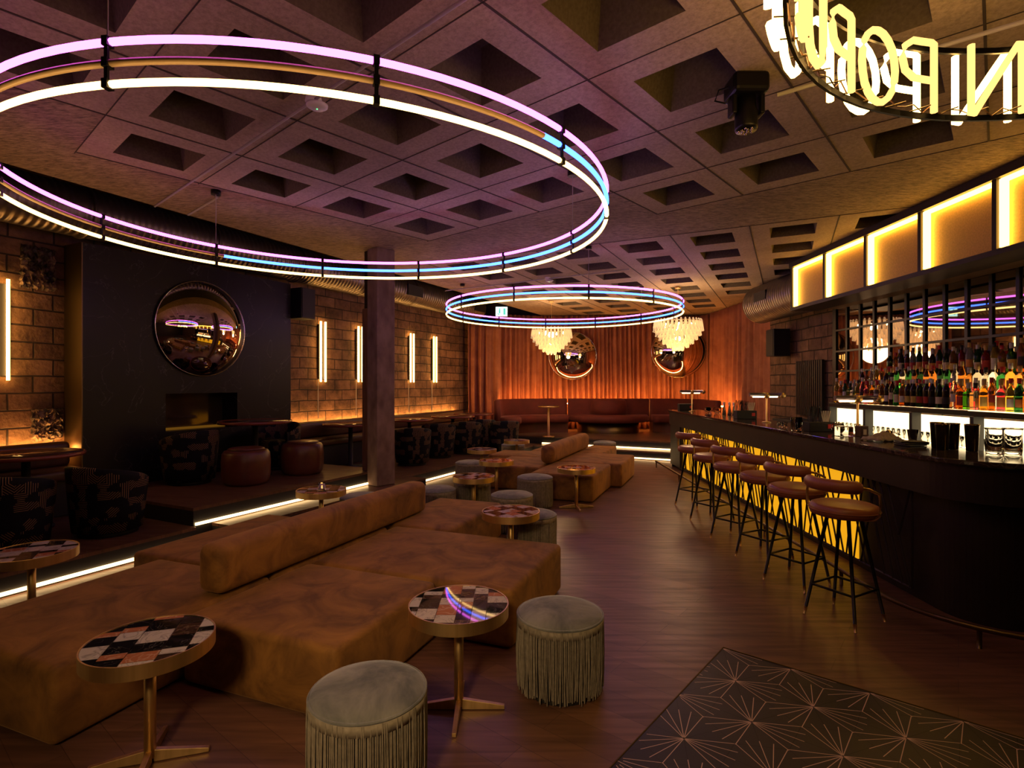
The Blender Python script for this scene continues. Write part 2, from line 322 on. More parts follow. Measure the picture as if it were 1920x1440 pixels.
# ceiling slab with coffers
P = 0.935; z1u = [0.56+P*k-P for k in range(0, 6)]; cells1 = []
for i, u in enumerate([0.56+P*k for k in range(-3, 6)]):
    for v in [0.5175+P*j for j in range(-5, 6)]:
        if u > 4.5 and v > 2.8: continue
        if u < 1.0 and v > 4.75: continue
        if v > 5.3: continue
        cells1.append((u, v))
cells2 = [(7.67+0.92*i, 0.064+P*j) for i in range(0, 9) for j in range(-5, 3)]
SLAB = [(-7.5, -1.6), (5.8, -1.6), (5.8, 16.2), (1.29, 16.2)]
def inslab(x, y, mrg=0.0):
    return x < 5.5 and y > -1.5 and y < 15.9 and (x*cos(AE)-y*sin(AE)) > -6.02+mrg
mb = MB()
def coffer(fr_, a, b, hw, hh, ho=0.262, dep=0.34, ti=0.07):
    cs = [fr_(a+i*hw, b+j*hh) for i, j in ((-1, -1), (1, -1), (1, 1), (-1, 1))]
    op = [fr_(a+i*ho, b+j*ho) for i, j in ((-1, -1), (1, -1), (1, 1), (-1, 1))]
    ip = [fr_(a+i*(ho-ti), b+j*(ho-ti)) for i, j in ((-1, -1), (1, -1), (1, 1), (-1, 1))]
    vs = [(*p, ZC) for p in cs]+[(*p, ZC) for p in op]+[(*p, ZC+dep) for p in ip]
    mb.add(vs[:8], [(i, (i+1) % 4, 4+(i+1) % 4, 4+i) for i in range(4)], 0)
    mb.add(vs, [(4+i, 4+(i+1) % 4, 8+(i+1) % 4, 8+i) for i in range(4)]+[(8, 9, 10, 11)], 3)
holes = []
keep1 = [(u, v) for u, v in cells1 if all(inslab(*G(u+i*P/2, v+j*P/2)) for i in (-1, 1) for j in (-1, 1))]
keep2 = [(s_, t_) for s_, t_ in cells2 if all(inslab(*E(s_+i*0.46, t_+j*P/2)) for i in (-1, 1) for j in (-1, 1))]
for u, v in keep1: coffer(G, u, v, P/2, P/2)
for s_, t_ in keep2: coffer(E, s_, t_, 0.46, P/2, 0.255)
# flat remainder: constrained triangulation, dropping triangles inside the coffered cells
pts = [Vector(p) for p in SLAB]; edges = [(0, 1), (1, 2), (2, 3), (3, 0)]
for fr_, cs, hw, hh in ((G, keep1, P/2, P/2), (E, keep2, 0.46, P/2)):
    for a, b_ in cs:
        n0 = len(pts)
        pts += [Vector(fr_(a+i*hw, b_+j*hh)) for i, j in ((-1, -1), (1, -1), (1, 1), (-1, 1))]
        edges += [(n0+i, n0+(i+1) % 4) for i in range(4)]
vs_, es_, fs_, *_r = geometry.delaunay_2d_cdt(pts, edges, [], 1, 0.002)
def incell(x, y):
    u, v = x*sin(AG)+y*cos(AG), -x*cos(AG)+y*sin(AG)
    if any(abs(u-a) < P/2-0.003 and abs(v-b_) < P/2-0.003 for a, b_ in keep1): return True
    s_, t_ = x*sin(AE)+y*cos(AE), x*cos(AE)-y*sin(AE)
    return any(abs(s_-a) < 0.457 and abs(t_-b_) < P/2-0.003 for a, b_ in keep2)
keepf = [f for f in fs_ if not incell(sum(vs_[i][0] for i in f)/len(f), sum(vs_[i][1] for i in f)/len(f))]
mb.add([(p[0], p[1], ZC) for p in vs_], [tuple(f) for f in keepf], 1)
# slab edge and top
n = len(SLAB); mb.add([(x, y, ZC) for x, y in SLAB]+[(x, y, ZC+0.7) for x, y in SLAB], [(i, (i+1) % n, n+(i+1) % n, n+i) for i in range(n)]+[(4, 5, 6, 7)], 1)
# joints between the cast panels
def jl(p, q, wd=0.014, z=ZC-0.004):
    p, q = Vector(p), Vector(q); d = (q-p); L_ = d.length; mid = (p+q)/2
    mb.box((mid.x, mid.y, z+0.006), (wd, L_, 0.012), -atan2(d.x, d.y), 2)
for j in range(-5, 7):
    v = 0.05+P*j; a0, a1 = 0.56-P*3.5, (5.70 if v < 2.9 else 4.77)
    if v > 4.9: a0 = 1.03
    jl(G(a0, v), G(a1, v))
for k in range(-3, 7):
    u = 0.0925+P*k; vmax = 5.70 if (1.0 < u < 4.9) else (4.75 if u < 1.0 else 2.85)
    jl(G(u, -4.6), G(u, vmax), 0.006)
for j in range(-5, 4):
    t_ = 0.064-P/2+P*j; jl(E(7.21, t_), E(15.3, t_))
jl(E(7.2, -5.1), E(7.2, 3.2), 0.01)
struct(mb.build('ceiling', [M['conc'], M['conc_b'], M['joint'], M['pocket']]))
# dark void above the banquettes
struct(MB().prism([E(-5, -7.8), E(-5, -6.0), E(15, -6.0), E(15, -7.8)], 4.1, 4.16).build('ceiling_void', M['black']))
# walls
def wall_E(name, s0, s1, t0, t1, z0, z1, mat):
    o = MB().box(((t0+t1)/2, (s0+s1)/2, (z0+z1)/2), (abs(t1-t0), s1-s0, z1-z0)).build(name, mat, rz=-AE); return struct(o)
mb = MB().box((-7.68, 4.1, 2.05), (0.2, 18.2, 4.1)); rn = random.Random(4)
for s0, s1, z0, z1 in ((3.02, 3.36, 2.66, 3.16), (3.12, 3.43, 0.95, 1.32)):
    n = 20; vs = []
    for j in range(n+1):
        for i in range(n+1):
            e_ = i in (0, n) or j in (0, n); vs.append((-7.585 if e_ else -7.565+rn.uniform(-0.012, 0.03), s0+(s1-s0)*i/n+rn.uniform(-.012, .012), z0+(z1-z0)*j/n+rn.uniform(-.012, .012)))
    mb.add(vs, [(j*(n+1)+i, (j+1)*(n+1)+i, (j+1)*(n+1)+i+1, j*(n+1)+i+1) for j in range(n) for i in range(n)], 1)
struct(mb.build('wall_left', [M['brick'], noisy('broken_brick', (0.03, 0.02, 0.015), (0.28, 0.18, 0.11), 12, 0.55, 0.9, 0.03, p1=0.42, p2=0.6)], rz=-AE))
struct(MB().box((5.24, 4.75, 2.0), (0.18, 12.5, 4.0)).build('wall_right', M['brick_r']))
struct(MB().box((5.55, 13.4, 2.0), (0.16, 5.0, 4.0)).build('wall_right_alcove', M['black']))
struct(MB().box((1, 15.95, 2.0), (10, 0.2, 4.2)).build('wall_back', M['black']))
struct(MB().box((-1, -1.6, 2.0), (16, 0.2, 4.2)).build('wall_front', M['bronze']))
# chimney breast clad in black marble, with the fire niche cut out
B = thing('chimney_breast', 'tall black marble chimney breast with pale veins behind the large convex mirror', 'chimney breast', (0, 0, 0), -AE)
mb = MB(); T0, T1, S0, S1 = -7.57, -7.20, 3.45, 6.40
def slab(s0, s1, z0, z1): mb.box(((T0+T1)/2, (s0+s1)/2, (z0+z1)/2), (T1-T0, s1-s0, z1-z0))
slab(S0, 4.39, ZB, 3.22); slab(5.43, S1, ZB, 3.22); slab(4.39, 5.43, ZB, 0.98); slab(4.39, 5.43, 1.475, 3.22)
mb.build('marble_cladding', M['marble'], B)
MB().box(((T0+T1)/2, S0-0.006, 1.79), (T1-T0, 0.012, 2.86)).build('edge_panel', M['brass_d'], B)
MB().box((-7.545, 4.91, 1.228), (0.03, 1.036, 0.49)).build('fire_back', plain('smoked_glass', (0.12, 0.09, 0.05), 0.08, metal=0.7), B)
MB().box((-7.40, 4.91, 0.998), (0.05, 0.9, 0.03)).build('reflection_strip', M['niche_glow'], B)  # glowing strip standing for the golden reflection low in the niche
# platforms
def platform(name, poly, z0, z1):
    o = MB().prism(poly, z0, z1-0.03, 1).prism(poly, z1-0.03, z1, 0).build(name, [M['deck'], M['black']]); return struct(o)
platform('floor_platform_left', [E(-3, -7.57), E(-3, -5.25), E(3.5, -5.25), E(3.5, -7.57)], 0, ZA)
platform('floor_platform_hearth', [E(3.505, -7.57), E(3.505, -5.3), E(6.35, -5.3), E(6.35, -7.57)], 0, ZB)
platform('floor_platform_right', [E(6.355, -7.57), E(6.355, -5.27), E(11.665, -5.27), E(11.665, -7.57)], 0, ZA)
platform('floor_hearth_step', [E(3.7, -5.295), E(3.7, -4.9), E(6.9, -4.9), E(6.9, -5.265), E(6.36, -5.265), E(6.36, -5.295)], 0, ZA-0.005)
platform('floor_back_step', [E(11.67, -7.5), E(11.67, -0.4), E(12.045, -0.4), E(12.045, -7.5)], 0, ZA)
platform('floor_platform_back', [E(12.05, -7.57), E(12.05, -3), (5.1, 11.0), (5.1, 15.8), (-1.2, 15.8)], 0, ZB)
# glowing step strips
def strip(name, label, s0, s1, t0, t1, z, grp='warm LED strips under the platform edges'):
    o = MB().box(((t0+t1)/2, (s0+s1)/2, z), (max(abs(t1-t0), 0.018), max(s1-s0, 0.018), 0.026)).build(name, M['step'], rz=-AE)
    return tag(o, label, 'light strip', grp)
strip('led_strip', 'warm LED strip at floor level under the left platform edge, in the lower left corner', -3, 3.5, -5.238, -5.238, 0.03)
strip('led_strip', 'warm LED strip above the step in front of the fireplace platform', 3.52, 6.33, -5.288, -5.288, ZA+0.018)
strip('led_strip', 'warm LED strip at floor level right of the column, behind the grey stools', 6.92, 11.66, -5.258, -5.258, 0.03)
strip('led_strip', 'upper warm LED strip under the edge of the rear banquette platform', 12.03, 12.03, -5.2, -0.38, ZA+0.02)
strip('led_strip', 'lower warm LED strip at floor level under the rear step', 11.655, 11.655, -5.1, -0.25, 0.03)
# ================================================================ COLUMN
cx, cy = -1.867, 7.63; u_ = Vector((sin(AG), cos(AG))); v_ = Vector((-cos(AG), sin(AG))); c0 = Vector((cx, cy))
col = thing('column', 'square rough concrete column with a timber casing, standing on the platform step', 'column')
p = [c0, c0+u_*0.30, c0+u_*0.30+v_*0.235, c0+v_*0.235]
MB().prism([tuple(q) for q in p], ZA, ZC).build('concrete_shaft', M['stone'], col, bevel=0.008)
q0 = c0+v_*0.24; p = [q0-u_*-0.03, q0+u_*0.29, q0+u_*0.29+v_*0.17, q0+u_*0.03+v_*0.17]
MB().prism([tuple(q) for q in p], ZB, 2.68).build('timber_casing', M['timber'], col, bevel=0.01)
p = [q0+u_*0.05, q0+u_*0.27, q0+u_*0.27+v_*0.14, q0+u_*0.05+v_*0.14]
MB().prism([tuple(q) for q in p], 2.68, ZC).build('steel_post', M['bronze'], col)

# ================================================================ SOFAS
def rbox(name, s0, s1, t0, t1, z0, z1, mat, label, cat, grp=None, fr_=F, ang=AF, bev=0.036, g=0.006):
    c = fr_((s0+s1)/2, (t0+t1)/2); mb = MB()
    nx, ny = max(2, int((t1-t0)/0.22)), max(2, int((s1-s0)/0.22))
    lx, ly = t1-t0-2*g, s1-s0-2*g; h = z1-z0
    def top(i, j):
        a, b_ = i/nx*2-1, j/ny*2-1
        return h+0.014*(1-a*a)*(1-b_*b_)+random.uniform(-0.002, 0.002)*(abs(a) < 1 and abs(b_) < 1)
    vs = [((i/nx-0.5)*lx, (j/ny-0.5)*ly, top(i, j)) for j in range(ny+1) for i in range(nx+1)]
    fs = [(j*(nx+1)+i, j*(nx+1)+i+1, (j+1)*(nx+1)+i+1, (j+1)*(nx+1)+i) for j in range(ny) for i in range(nx)]
    rim = [i for i in range(nx+1)]+[(j+1)*(nx+1)-1 for j in range(1, ny+1)]+[ny*(nx+1)+i for i in range(nx-1, -1, -1)]+[j*(nx+1) for j in range(ny-1, 0, -1)]
    nb = len(vs); vs += [(vs[i][0], vs[i][1], 0) for i in rim]; k = len(rim)
    fs += [(rim[(i+1) % k], rim[i], nb+i, nb+(i+1) % k) for i in range(k)]; fs.append(tuple(nb+i for i in range(k-1, -1, -1)))
    mb.add(vs, fs)
    o = mb.build(name, mat, None, (*c, z0), -ang, smooth=True, bevel=bev, seg=4)
    for md in o.modifiers: md.angle_limit = radians(50)
    return tag(o, label, cat, grp)
SH = 0.365; g1 = 'ochre velvet sofa modules of the near sofa'; g2 = 'ochre velvet sofa modules of the far sofa'
rbox('sofa_module', 1.49, 2.74, -3.77, -2.73, 0.01, SH, M['sofa'], 'nearest ochre velvet sofa seat in the lower left corner, behind the first marble side table', 'sofa', g1)
rbox('sofa_module', 2.08, 3.05, -2.72, -1.70, 0.01, SH, M['sofa'], 'square ochre velvet sofa seat between the two nearest side tables', 'sofa', g1)
rbox('sofa_module', 3.055, 4.12, -2.72, -1.2, 0.01, SH, M['sofa'], 'wide ochre velvet sofa seat beside the second nearest grey stool', 'sofa', g1)
rbox('sofa_module', 2.745, 4.05, -4.1, -2.73, 0.01, SH, M['sofa'], 'ochre velvet sofa seat behind the long bolster, beside the glowing step', 'sofa', g1)
rbox('sofa_module', 4.13, 5.32, -2.95, -2.2, 0.01, SH, M['sofa'], 'rear ochre velvet sofa seat of the near sofa, beyond the end of its bolster', 'sofa', g1)
rbox('sofa_bolster', 2.32, 4.65, -2.905, -2.705, SH+0.012, 0.665, M['sofa'], 'long ochre velvet backrest bolster lying on the near sofa', 'bolster', 'ochre sofa bolsters', bev=0.06, g=0)
rbox('sofa_module', 7.25, 8.49, -2.60, -1.69, 0.01, SH, M['sofa'], 'front right ochre velvet seat of the far sofa, behind a brass side table', 'sofa', g2)
rbox('sofa_module', 8.5, 9.75, -2.60, -1.53, 0.01, SH, M['sofa'], 'ochre velvet seat of the far sofa sticking out farthest towards the bar', 'sofa', g2)
rbox('sofa_module', 9.76, 11.0, -2.60, -2.08, 0.01, SH, M['sofa'], 'rearmost right ochre velvet seat of the far sofa, nearest the lit rear step', 'sofa', g2)
rbox('sofa_module', 7.72, 8.84, -3.5, -2.61, 0.01, SH, M['sofa'], 'front left ochre velvet seat of the far sofa, behind the round grey stools', 'sofa', g2)
rbox('sofa_module', 8.85, 9.62, -3.95, -2.61, 0.01, SH, M['sofa'], 'ochre velvet seat of the far sofa reaching left towards the platform', 'sofa', g2)
rbox('sofa_module', 9.63, 10.85, -3.45, -2.61, 0.01, SH, M['sofa'], 'rear left ochre velvet seat of the far sofa', 'sofa', g2)
rbox('sofa_bolster', 8.03, 10.4, -2.71, -2.49, SH+0.012, 0.66, M['sofa'], 'long ochre velvet backrest bolster with a rounded top on the far sofa', 'bolster', 'ochre sofa bolsters', bev=0.085, g=0)

# ================================================================ FRINGED STOOLS
def make_pouf():
    r = thing('fringed_stool', 'x', 'stool')
    pr = [(0.0, 0.0), (0.195, 0.0), (0.2, 0.03), (0.205, 0.37)]
    MB().lathe(pr, 32).build('drum', plain('stool_lining', (0.05, 0.05, 0.045), 0.8), r)
    pr = [(0.205, 0.35), (0.222, 0.36), (0.226, 0.378), (0.222, 0.39), (0.215, 0.394), (0.20, 0.402), (0.15, 0.412), (0.08, 0.417), (0.0, 0.419)]
    MB().lathe(pr, 40, caps=False).build('velvet_seat', M['pouf'], r)
    MB().tube([(0.226*cos(a*pi/24), 0.226*sin(a*pi/24), 0.385) for a in range(48)], 0.0055, 6, True).build('piping', M['pouf'], r)
    mb = MB(); rn = random.Random(3)
    for i in range(210):
        a = 2*pi*i/210+rn.uniform(-.006, .006); ln = rn.uniform(0.0, 0.035); rr = 0.2265+rn.uniform(-.003, .003)
        P_ = []
        for k in range(5):
            q = k/4; aa = a+rn.uniform(-.02, .02)*q*q; r2 = rr+0.004*sin(q*3)-0.004*q+rn.uniform(-.004, .005)*q; P_.append((r2*cos(aa), r2*sin(aa), 0.378-(0.37-ln)*q))
        mb.tube(P_, 0.0031, 4, caps=False)
    tag(mb.build('fringe', M['fringe'], r), None, None, None, 'stuff')
    MB().lathe([(0.2225, 0.338), (0.2305, 0.338), (0.2305, 0.378), (0.2225, 0.378)], 40, caps=False).build('fringe_band', M['fringe'], r)
    return r
pf = make_pouf(); used = []; gP = 'round grey velvet stools with long fringe'
PF = [((-0.57, 2.19), 'nearest round grey velvet fringed stool, at the bottom edge of the picture'),
      ((0.255, 2.93), 'round grey velvet fringed stool right of the second nearest side table'),
      ((0.185, 5.15), 'grey fringed stool partly hidden behind the side table with blue marble reflections'),
      ((0.0, 6.05), 'blue-grey fringed stool right behind the side table at the end of the near sofa'),
      ((0.30, 7.2), 'grey fringed stool standing in front of the far sofa, left of its brass side table'),
      ((-0.645, 8.54), 'grey fringed stool at the left end of the far sofa front'),
      ((-0.50, 6.93), 'grey fringed stool mostly hidden under a marble side table before the far sofa'),
      ((-0.88, 6.37), 'blue-grey fringed stool peeking out beyond the end of the near bolster'),
      ((-1.62, 5.95), 'blue-lit fringed stool behind the near bolster, left of the concrete column foot'),
      ((0.02, 11.05), 'small distant fringed stool behind the far sofa, left of its bolster'),
      ((1.93, 11.48), 'small distant fringed stool between the far sofa and the lit rear step'),
      ((-3.42, 3.02), 'grey fringed stool cut off by the left edge of the picture')]
for xy, lb in PF: place(pf, used, (*xy, 0), random.uniform(0, 6), lb, gP)

# ================================================================ SIDE TABLES
def clip_circle(poly, R, n=48):
    for k in range(n):
        a = 2*pi*k/n; nx, ny = cos(a), sin(a); out = []
        for i in range(len(poly)):
            p, q = poly[i], poly[(i+1) % len(poly)]; dp, dq = p[0]*nx+p[1]*ny-R, q[0]*nx+q[1]*ny-R
            if dp <= 0: out.append(p)
            if (dp < 0) != (dq < 0): t = dp/(dp-dq); out.append((p[0]+(q[0]-p[0])*t, p[1]+(q[1]-p[1])*t))
        poly = out
        if len(poly) < 3: return []
    return poly
def make_table(seed):
    r = thing('side_table', 'x', 'side table'); rn = random.Random(seed); H = 0.52; R = 0.245
    mb = MB(); mb.lathe([(0, H-0.03), (R-0.006, H-0.03), (R-0.006, H-0.002), (0, H-0.002)], 48, mi=4, caps=False)
    xs = [-0.26]; 
    while xs[-1] < 0.26: xs.append(xs[-1]+rn.choice((0.07, 0.095, 0.12)))
    last = None
    for i in range(len(xs)-1):
        y = -0.26-rn.uniform(0, 0.1)
        while y < 0.26:
            h = rn.choice((0.05, 0.085, 0.12, 0.12)); mi = rn.choice([k for k in (0, 1, 2, 3, 1, 0) if k != last]); last = mi
            pl = clip_circle([(xs[i]+.0012, y+.0012), (xs[i+1]-.0012, y+.0012), (xs[i+1]-.0012, y+h-.0012), (xs[i]+.0012, y+h-.0012)], R-0.006)
            y += h
            if len(pl) > 2: mb.add([(a, b_, H) for a, b_ in pl], [tuple(range(len(pl)))], mi)
    mb.build('mosaic_top', [M['m_white'], M['m_black'], M['m_pink'], M['m_brown'], M['brass_d']], r)
    MB().lathe([(R-0.006, H-0.056), (R, H-0.056), (R, H+0.003), (R-0.006, H+0.003), (R-0.006, H-0.056)], 96, caps=False, sm=False).build('brass_rim', M['brass'], r)
    MB().lathe([(0, 0.02), (0.023, 0.02), (0.023, H-0.03), (0, H-0.03)], 16, caps=False).build('column', M['brass'], r)
    for k in range(4):
        a = k*pi/2; d = Vector((cos(a), sin(a), 0)); n_ = Vector((-sin(a), cos(a), 0)); vs = []
        for q, hh, ww in ((0.015, 0.055, 0.012), (0.215, 0.024, 0.010), (0.225, 0.022, 0.010)):
            for sx in (-1, 1): vs += [d*q+n_*ww*sx+Vector((0, 0, 0.004)), d*q+n_*ww*sx+Vector((0, 0, hh))]
        mb = MB().add(vs, [(0, 1, 3, 2), (8, 10, 11, 9)]+[f for j in (0, 4) for f in ((j, j+4, j+5, j+1), (j+2, j+3, j+7, j+6), (j+1, j+5, j+7, j+3), (j, j+2, j+6, j+4))])
        mb.build('foot', M['brass'], r, bevel=0.002, seg=2)
    return r
TB = [((-1.533, 2.336), 0.3, 'nearest round side table with white, black and salmon marble patchwork top and brass rim', 5),
      ((-0.262, 2.715), 0.0, 'round side table whose patchwork marble top mirrors the blue and purple light ring', 8),
      ((-3.11, 3.57), 0.5, 'round marble side table cut by the left edge, in front of the glowing step', 11),
      ((-1.95, 5.64), 0.2, 'small marble side table with a candle glass behind the near bolster', None),
      ((-0.01, 4.69), 0.7, 'round marble side table with brass rim at the far end of the near sofa', None),
      ((-0.45, 6.47), 1.1, 'purple-lit marble side table among the grey stools before the far sofa', None),
      ((-0.22, 7.8), 0.2, 'marble side table in front of the left seat of the far sofa', None),
      ((-0.50, 9.15), 0.9, 'marble side table left of the far sofa, near the platform edge', None),
      ((0.09, 10.6), 0.4, 'most distant marble side table, behind the far sofa', None),
      ((0.83, 7.12), 0.1, 'brass side table standing alone before the right front seat of the far sofa', None)]
protos = []
for i, (xy, a, lb, sd) in enumerate(TB):
    if sd: t = make_table(sd); protos.append(t); t.location = (*xy, 0); t.rotation_euler[2] = a; t['label'] = lb; t['group'] = 'round marble side tables'
    else: dup(protos[i % 3], (*xy, 0), a, lb, 'round marble side tables')
cg = MB().lathe([(0, 0), (0.035, 0), (0.038, 0.07), (0.034, 0.07), (0.031, 0.008), (0, 0.008)], 16, caps=False).build('candle_glass', M['glass'], None, (-1.93, 5.6, 0.524))
tag(cg, 'small clear candle glass on the side table behind the near bolster', 'glass')

# ================================================================ TUB CHAIRS, LEATHER POUFS, ROUND TABLES ON THE PLATFORMS
def make_tub():
    r = thing('tub_chair', 'x', 'chair'); prof = [(0.235, 0.05), (0.285, 0.05), (0.305, 0.25), (0.33, 0.60), (0.332, 0.655), (0.315, 0.67), (0.285, 0.655), (0.275, 0.60), (0.255, 0.4), (0.235, 0.05)]
    mb = MB().lathe(prof, 30, a0=radians(-215), a1=radians(35), caps=False)
    k = len(prof); nn = len(mb.v)
    mb.v = [(x_, y_, z_*(1-0.20*min(1, (abs(((atan2(y_, x_)+pi/2+pi) % (2*pi))-pi)/2.18))**2*(z_ > 0.3))) for x_, y_, z_ in mb.v]
    mb.f += [list(range(k-1))[::-1], [nn-k+i for i in range(k-1)]]; mb.m += [0, 0]; mb.s += [False, False]
    mb.build('back_shell', M['fabric'], r)
    MB().lathe([(0, 0.05), (0.25, 0.05), (0.255, 0.36), (0.24, 0.40), (0.2, 0.42), (0, 0.425)], 30, caps=False).build('seat', M['fabric'], r)
    MB().lathe([(0, 0), (0.24, 0), (0.24, 0.05), (0, 0.05)], 24, caps=False).build('plinth', M['black'], r)
    return r
tb = make_tub(); used = []; gT = 'dark tub chairs in black geometric fabric'
TC = [((-3.86, 5.28), ZA, -0.3, 'black geometric-patterned tub chair on the left platform, back to the camera'),
      ((-4.32, 4.72), ZA, 0.2, 'black patterned tub chair cut by the left edge, beside the lit round table'),
      ((-4.05, 6.93), ZB, 1.2, 'dark patterned tub chair below the fireplace opening, left of the nearer leather pouf'),
      ((-3.47, 8.15), ZB, 3.0, 'dark tub chair half hidden behind the hearth table, between the two leather poufs'),
      ((-1.76, 9.75), ZA, 0.2, 'dark patterned tub chair just right of the concrete column'),
      ((-1.43, 10.75), ZA, 0.1, 'dark patterned tub chair, second right of the column'),
      ((-0.95, 11.35), ZA, 0.1, 'dark patterned tub chair in the middle of the row right of the column'),
      ((-0.68, 12.05), ZA, 0.2, 'dark patterned tub chair next to last towards the curtain'),
      ((-0.18, 11.55), ZA, 0.3, 'dark patterned tub chair at the platform corner before the velvet curtain')]
for xy, z, a, lb in TC: place(tb, used, (*xy, z), a, lb, gT)
def leather_pouf():
    r = thing('leather_pouf', 'x', 'pouf')
    MB().lathe([(0, 0.0), (0.23, 0.0), (0.265, 0.04), (0.28, 0.12), (0.283, 0.28), (0.272, 0.38), (0.25, 0.415), (0.2, 0.43)], 28, caps=False).build('body', M['leather_d'], r)
    MB().lathe([(0.205, 0.43), (0.212, 0.437), (0.19, 0.45), (0.1, 0.458), (0, 0.46)], 28, caps=False).build('top_cushion', M['leather_d'], r)
    MB().tube([(0.208*cos(a*pi/20), 0.208*sin(a*pi/20), 0.434) for a in range(40)], 0.006, 6, True).build('piping', M['leather_d'], r)
    return r
lp = leather_pouf(); used = []
place(lp, used, (-3.31, 6.87, ZB), 0, 'round dark brown leather pouf nearer the camera on the hearth platform', 'brown leather poufs')
place(lp, used, (-2.91, 7.66, ZB), 0, 'round brown leather pouf with a lit top, next to the concrete column', 'brown leather poufs')
def round_table(R):
    r = thing('round_table', 'x', 'table'); H = 0.74
    MB().lathe([(0, H-0.03), (R-0.02, H-0.03), (R-0.02, H), (0, H)], 48, caps=False).build('tabletop', M['tabletop_d'], r)
    MB().lathe([(R-0.02, H-0.034), (R-0.004, H-0.034), (R, H-0.016), (R-0.004, H+0.002), (R-0.02, H+0.002), (R-0.02, H-0.034)], 48, caps=False).build('rim', M['woodrim'], r)
    MB().lathe([(0, 0), (0.22, 0), (0.22, 0.015), (0.04, 0.03), (0.035, H-0.08), (0.12, H-0.03)], 24, caps=False).build('pedestal', M['black'], r)
    return r
rt = round_table(0.47); used = []; gR = 'round dark cafe tables with mahogany rims'
for xy, z, lb in [((-4.76, 5.40), ZA, 'round mahogany-rimmed table at the left edge mirroring the lit block wall'),
                  ((-3.50, 7.52), ZB, 'round dark table with mahogany rim in front of the fireplace'),
                  ((-2.78, 9.5), ZA, 'round table mostly hidden behind the concrete column'),
                  ((-2.0, 10.75), ZA, 'round table by the block wall, nearest right of the column'),
                  ((-1.26, 11.75), ZA, 'round table by the block wall, second right of the column'),
                  ((-0.88, 12.78), ZA, 'farthest round table before the left drape')]:
    place(rt, used, (*xy, z), 0, lb, gR)
# wall benches with a cove light behind the backrest
def bench(name, label, s0, s1, z, t_back=-7.55):
    r = thing(name, label, 'bench', (0, 0, 0), -AE, 'brown leather wall benches')
    MB().box((t_back+0.32, (s0+s1)/2, z+0.2), (0.56, s1-s0, 0.38)).build('base', M['black'], r)
    MB().box((t_back+0.35, (s0+s1)/2, z+0.44), (0.62, s1-s0-.01, 0.12)).build('seat_cushion', M['seatbr'], r, bevel=0.035, smooth=True)
    MB().box((t_back+0.20, (s0+s1)/2, z+0.63), (0.15, s1-s0-.01, 0.28)).build('backrest', M['seatbr'], r, bevel=0.05, smooth=True)
    c = MB().box((t_back+0.055, (s0+s1)/2, z+0.68), (0.02, s1-s0-.04, 0.02)).build('cove_strip', M['cove_l'], r)
    return r
bench('wall_bench', 'brown leather wall bench at the left under the single light tube, back edge glowing', 0.5, 3.38, ZA)
bench('wall_bench', 'long brown leather wall bench right of the fireplace under the paired light tubes', 6.45, 11.9, ZA)

# ================================================================ LEFT WALL FITTINGS
def wallpt(px, t):
    k = (px-960)/1034; Y = t/(k*cos(AE)-sin(AE)); return k*Y, Y
def wall_tube_pair(px, z0, z1, label):
    x, y = wallpt(px, -7.52); r = thing('wall_light', label, 'wall light', (x, y, 0), -AE, 'warm light tubes on the block wall')
    MB().box((-0.035, 0, (z0+z1)/2), (0.03, 0.16, z1-z0-0.1)).build('backplate', M['black'], r)
    for s_ in (-0.055, 0.055): MB().tube([(0, s_, z0), (0, s_, z1)], 0.017, 8).build('light_tube', M['walled'], r)
    MB().tube([(-0.03, -0.09, 0.98), (-0.03, -0.09, z0+0.05)], 0.008, 6).build('cable', M['grey'], r)
for px, lb in ((606, 'pair of warm vertical light tubes just right of the black marble breast'), (676, 'warm vertical light tubes half hidden by the concrete column'),
               (773, 'pair of warm vertical light tubes right of the column'), (816, 'pair of warm vertical light tubes nearest the velvet curtain'),
               (3, 'warm vertical light tube on the block wall at the left edge')): wall_tube_pair(px, 1.64, 2.73, lb)
def speaker(x, y, z, rz, label, w_=0.30, h_=0.5, d_=0.3):
    r = thing('wall_speaker', label, 'speaker', (x, y, z), rz, 'black wall speakers')
    MB().box((0, 0, 0), (d_, w_, h_)).build('cabinet', M['speaker'], r, bevel=0.01)
    MB().box((d_/2+0.005, 0, 0), (0.01, w_-0.03, h_-0.03)).build('grille', M['black'], r, bevel=0.003)
    MB().lathe([(0, 0), (0.012, 0), (0.012, 0.004), (0, 0.004)], 10).build('badge', M['steel'], r, (d_/2+0.01, -w_/2+0.05, -h_/2+0.05))
    MB().tube([(-d_/2-0.1, 0, 0.1), (-d_/2+0.01, 0, 0.1)], 0.015, 8).build('bracket', M['blackmetal'], r)
x, y = wallpt(566, -7.18); speaker(x, y, 2.92, -AE, 'black wall speaker high on the block wall, right of the marble breast')
speaker(4.92, 10.2, 2.36, pi, 'black wall speaker by the end of the velvet curtain, above the bar')
def convex_mirror(name, label, R, d, loc, rz, tilt=0):
    r = thing(name, label, 'mirror', loc, rz, 'round convex mirrors'); prof = []
    for i in range(25):
        a = i/24*1.0; prof.append((R*sin(a)/sin(1.0), d*(cos(a)-cos(1.0))/(1-cos(1.0))))
    mb = MB().lathe(prof[::-1], 64, caps=False); mb.v = [(z+0.03, x_, y_) for x_, y_, z in mb.v]; mb.build('convex_glass', M['chrome'], r, smooth=True)
    mb = MB().lathe([(R-0.004, 0.0), (R+0.005, 0.0), (R+0.007, 0.02), (R+0.004, 0.036), (R-0.004, 0.034)], 64, caps=False); mb.v = [(z+0.005, x_, y_) for x_, y_, z in mb.v]; mb.build('rim', M['steel'], r, smooth=True)
    return r
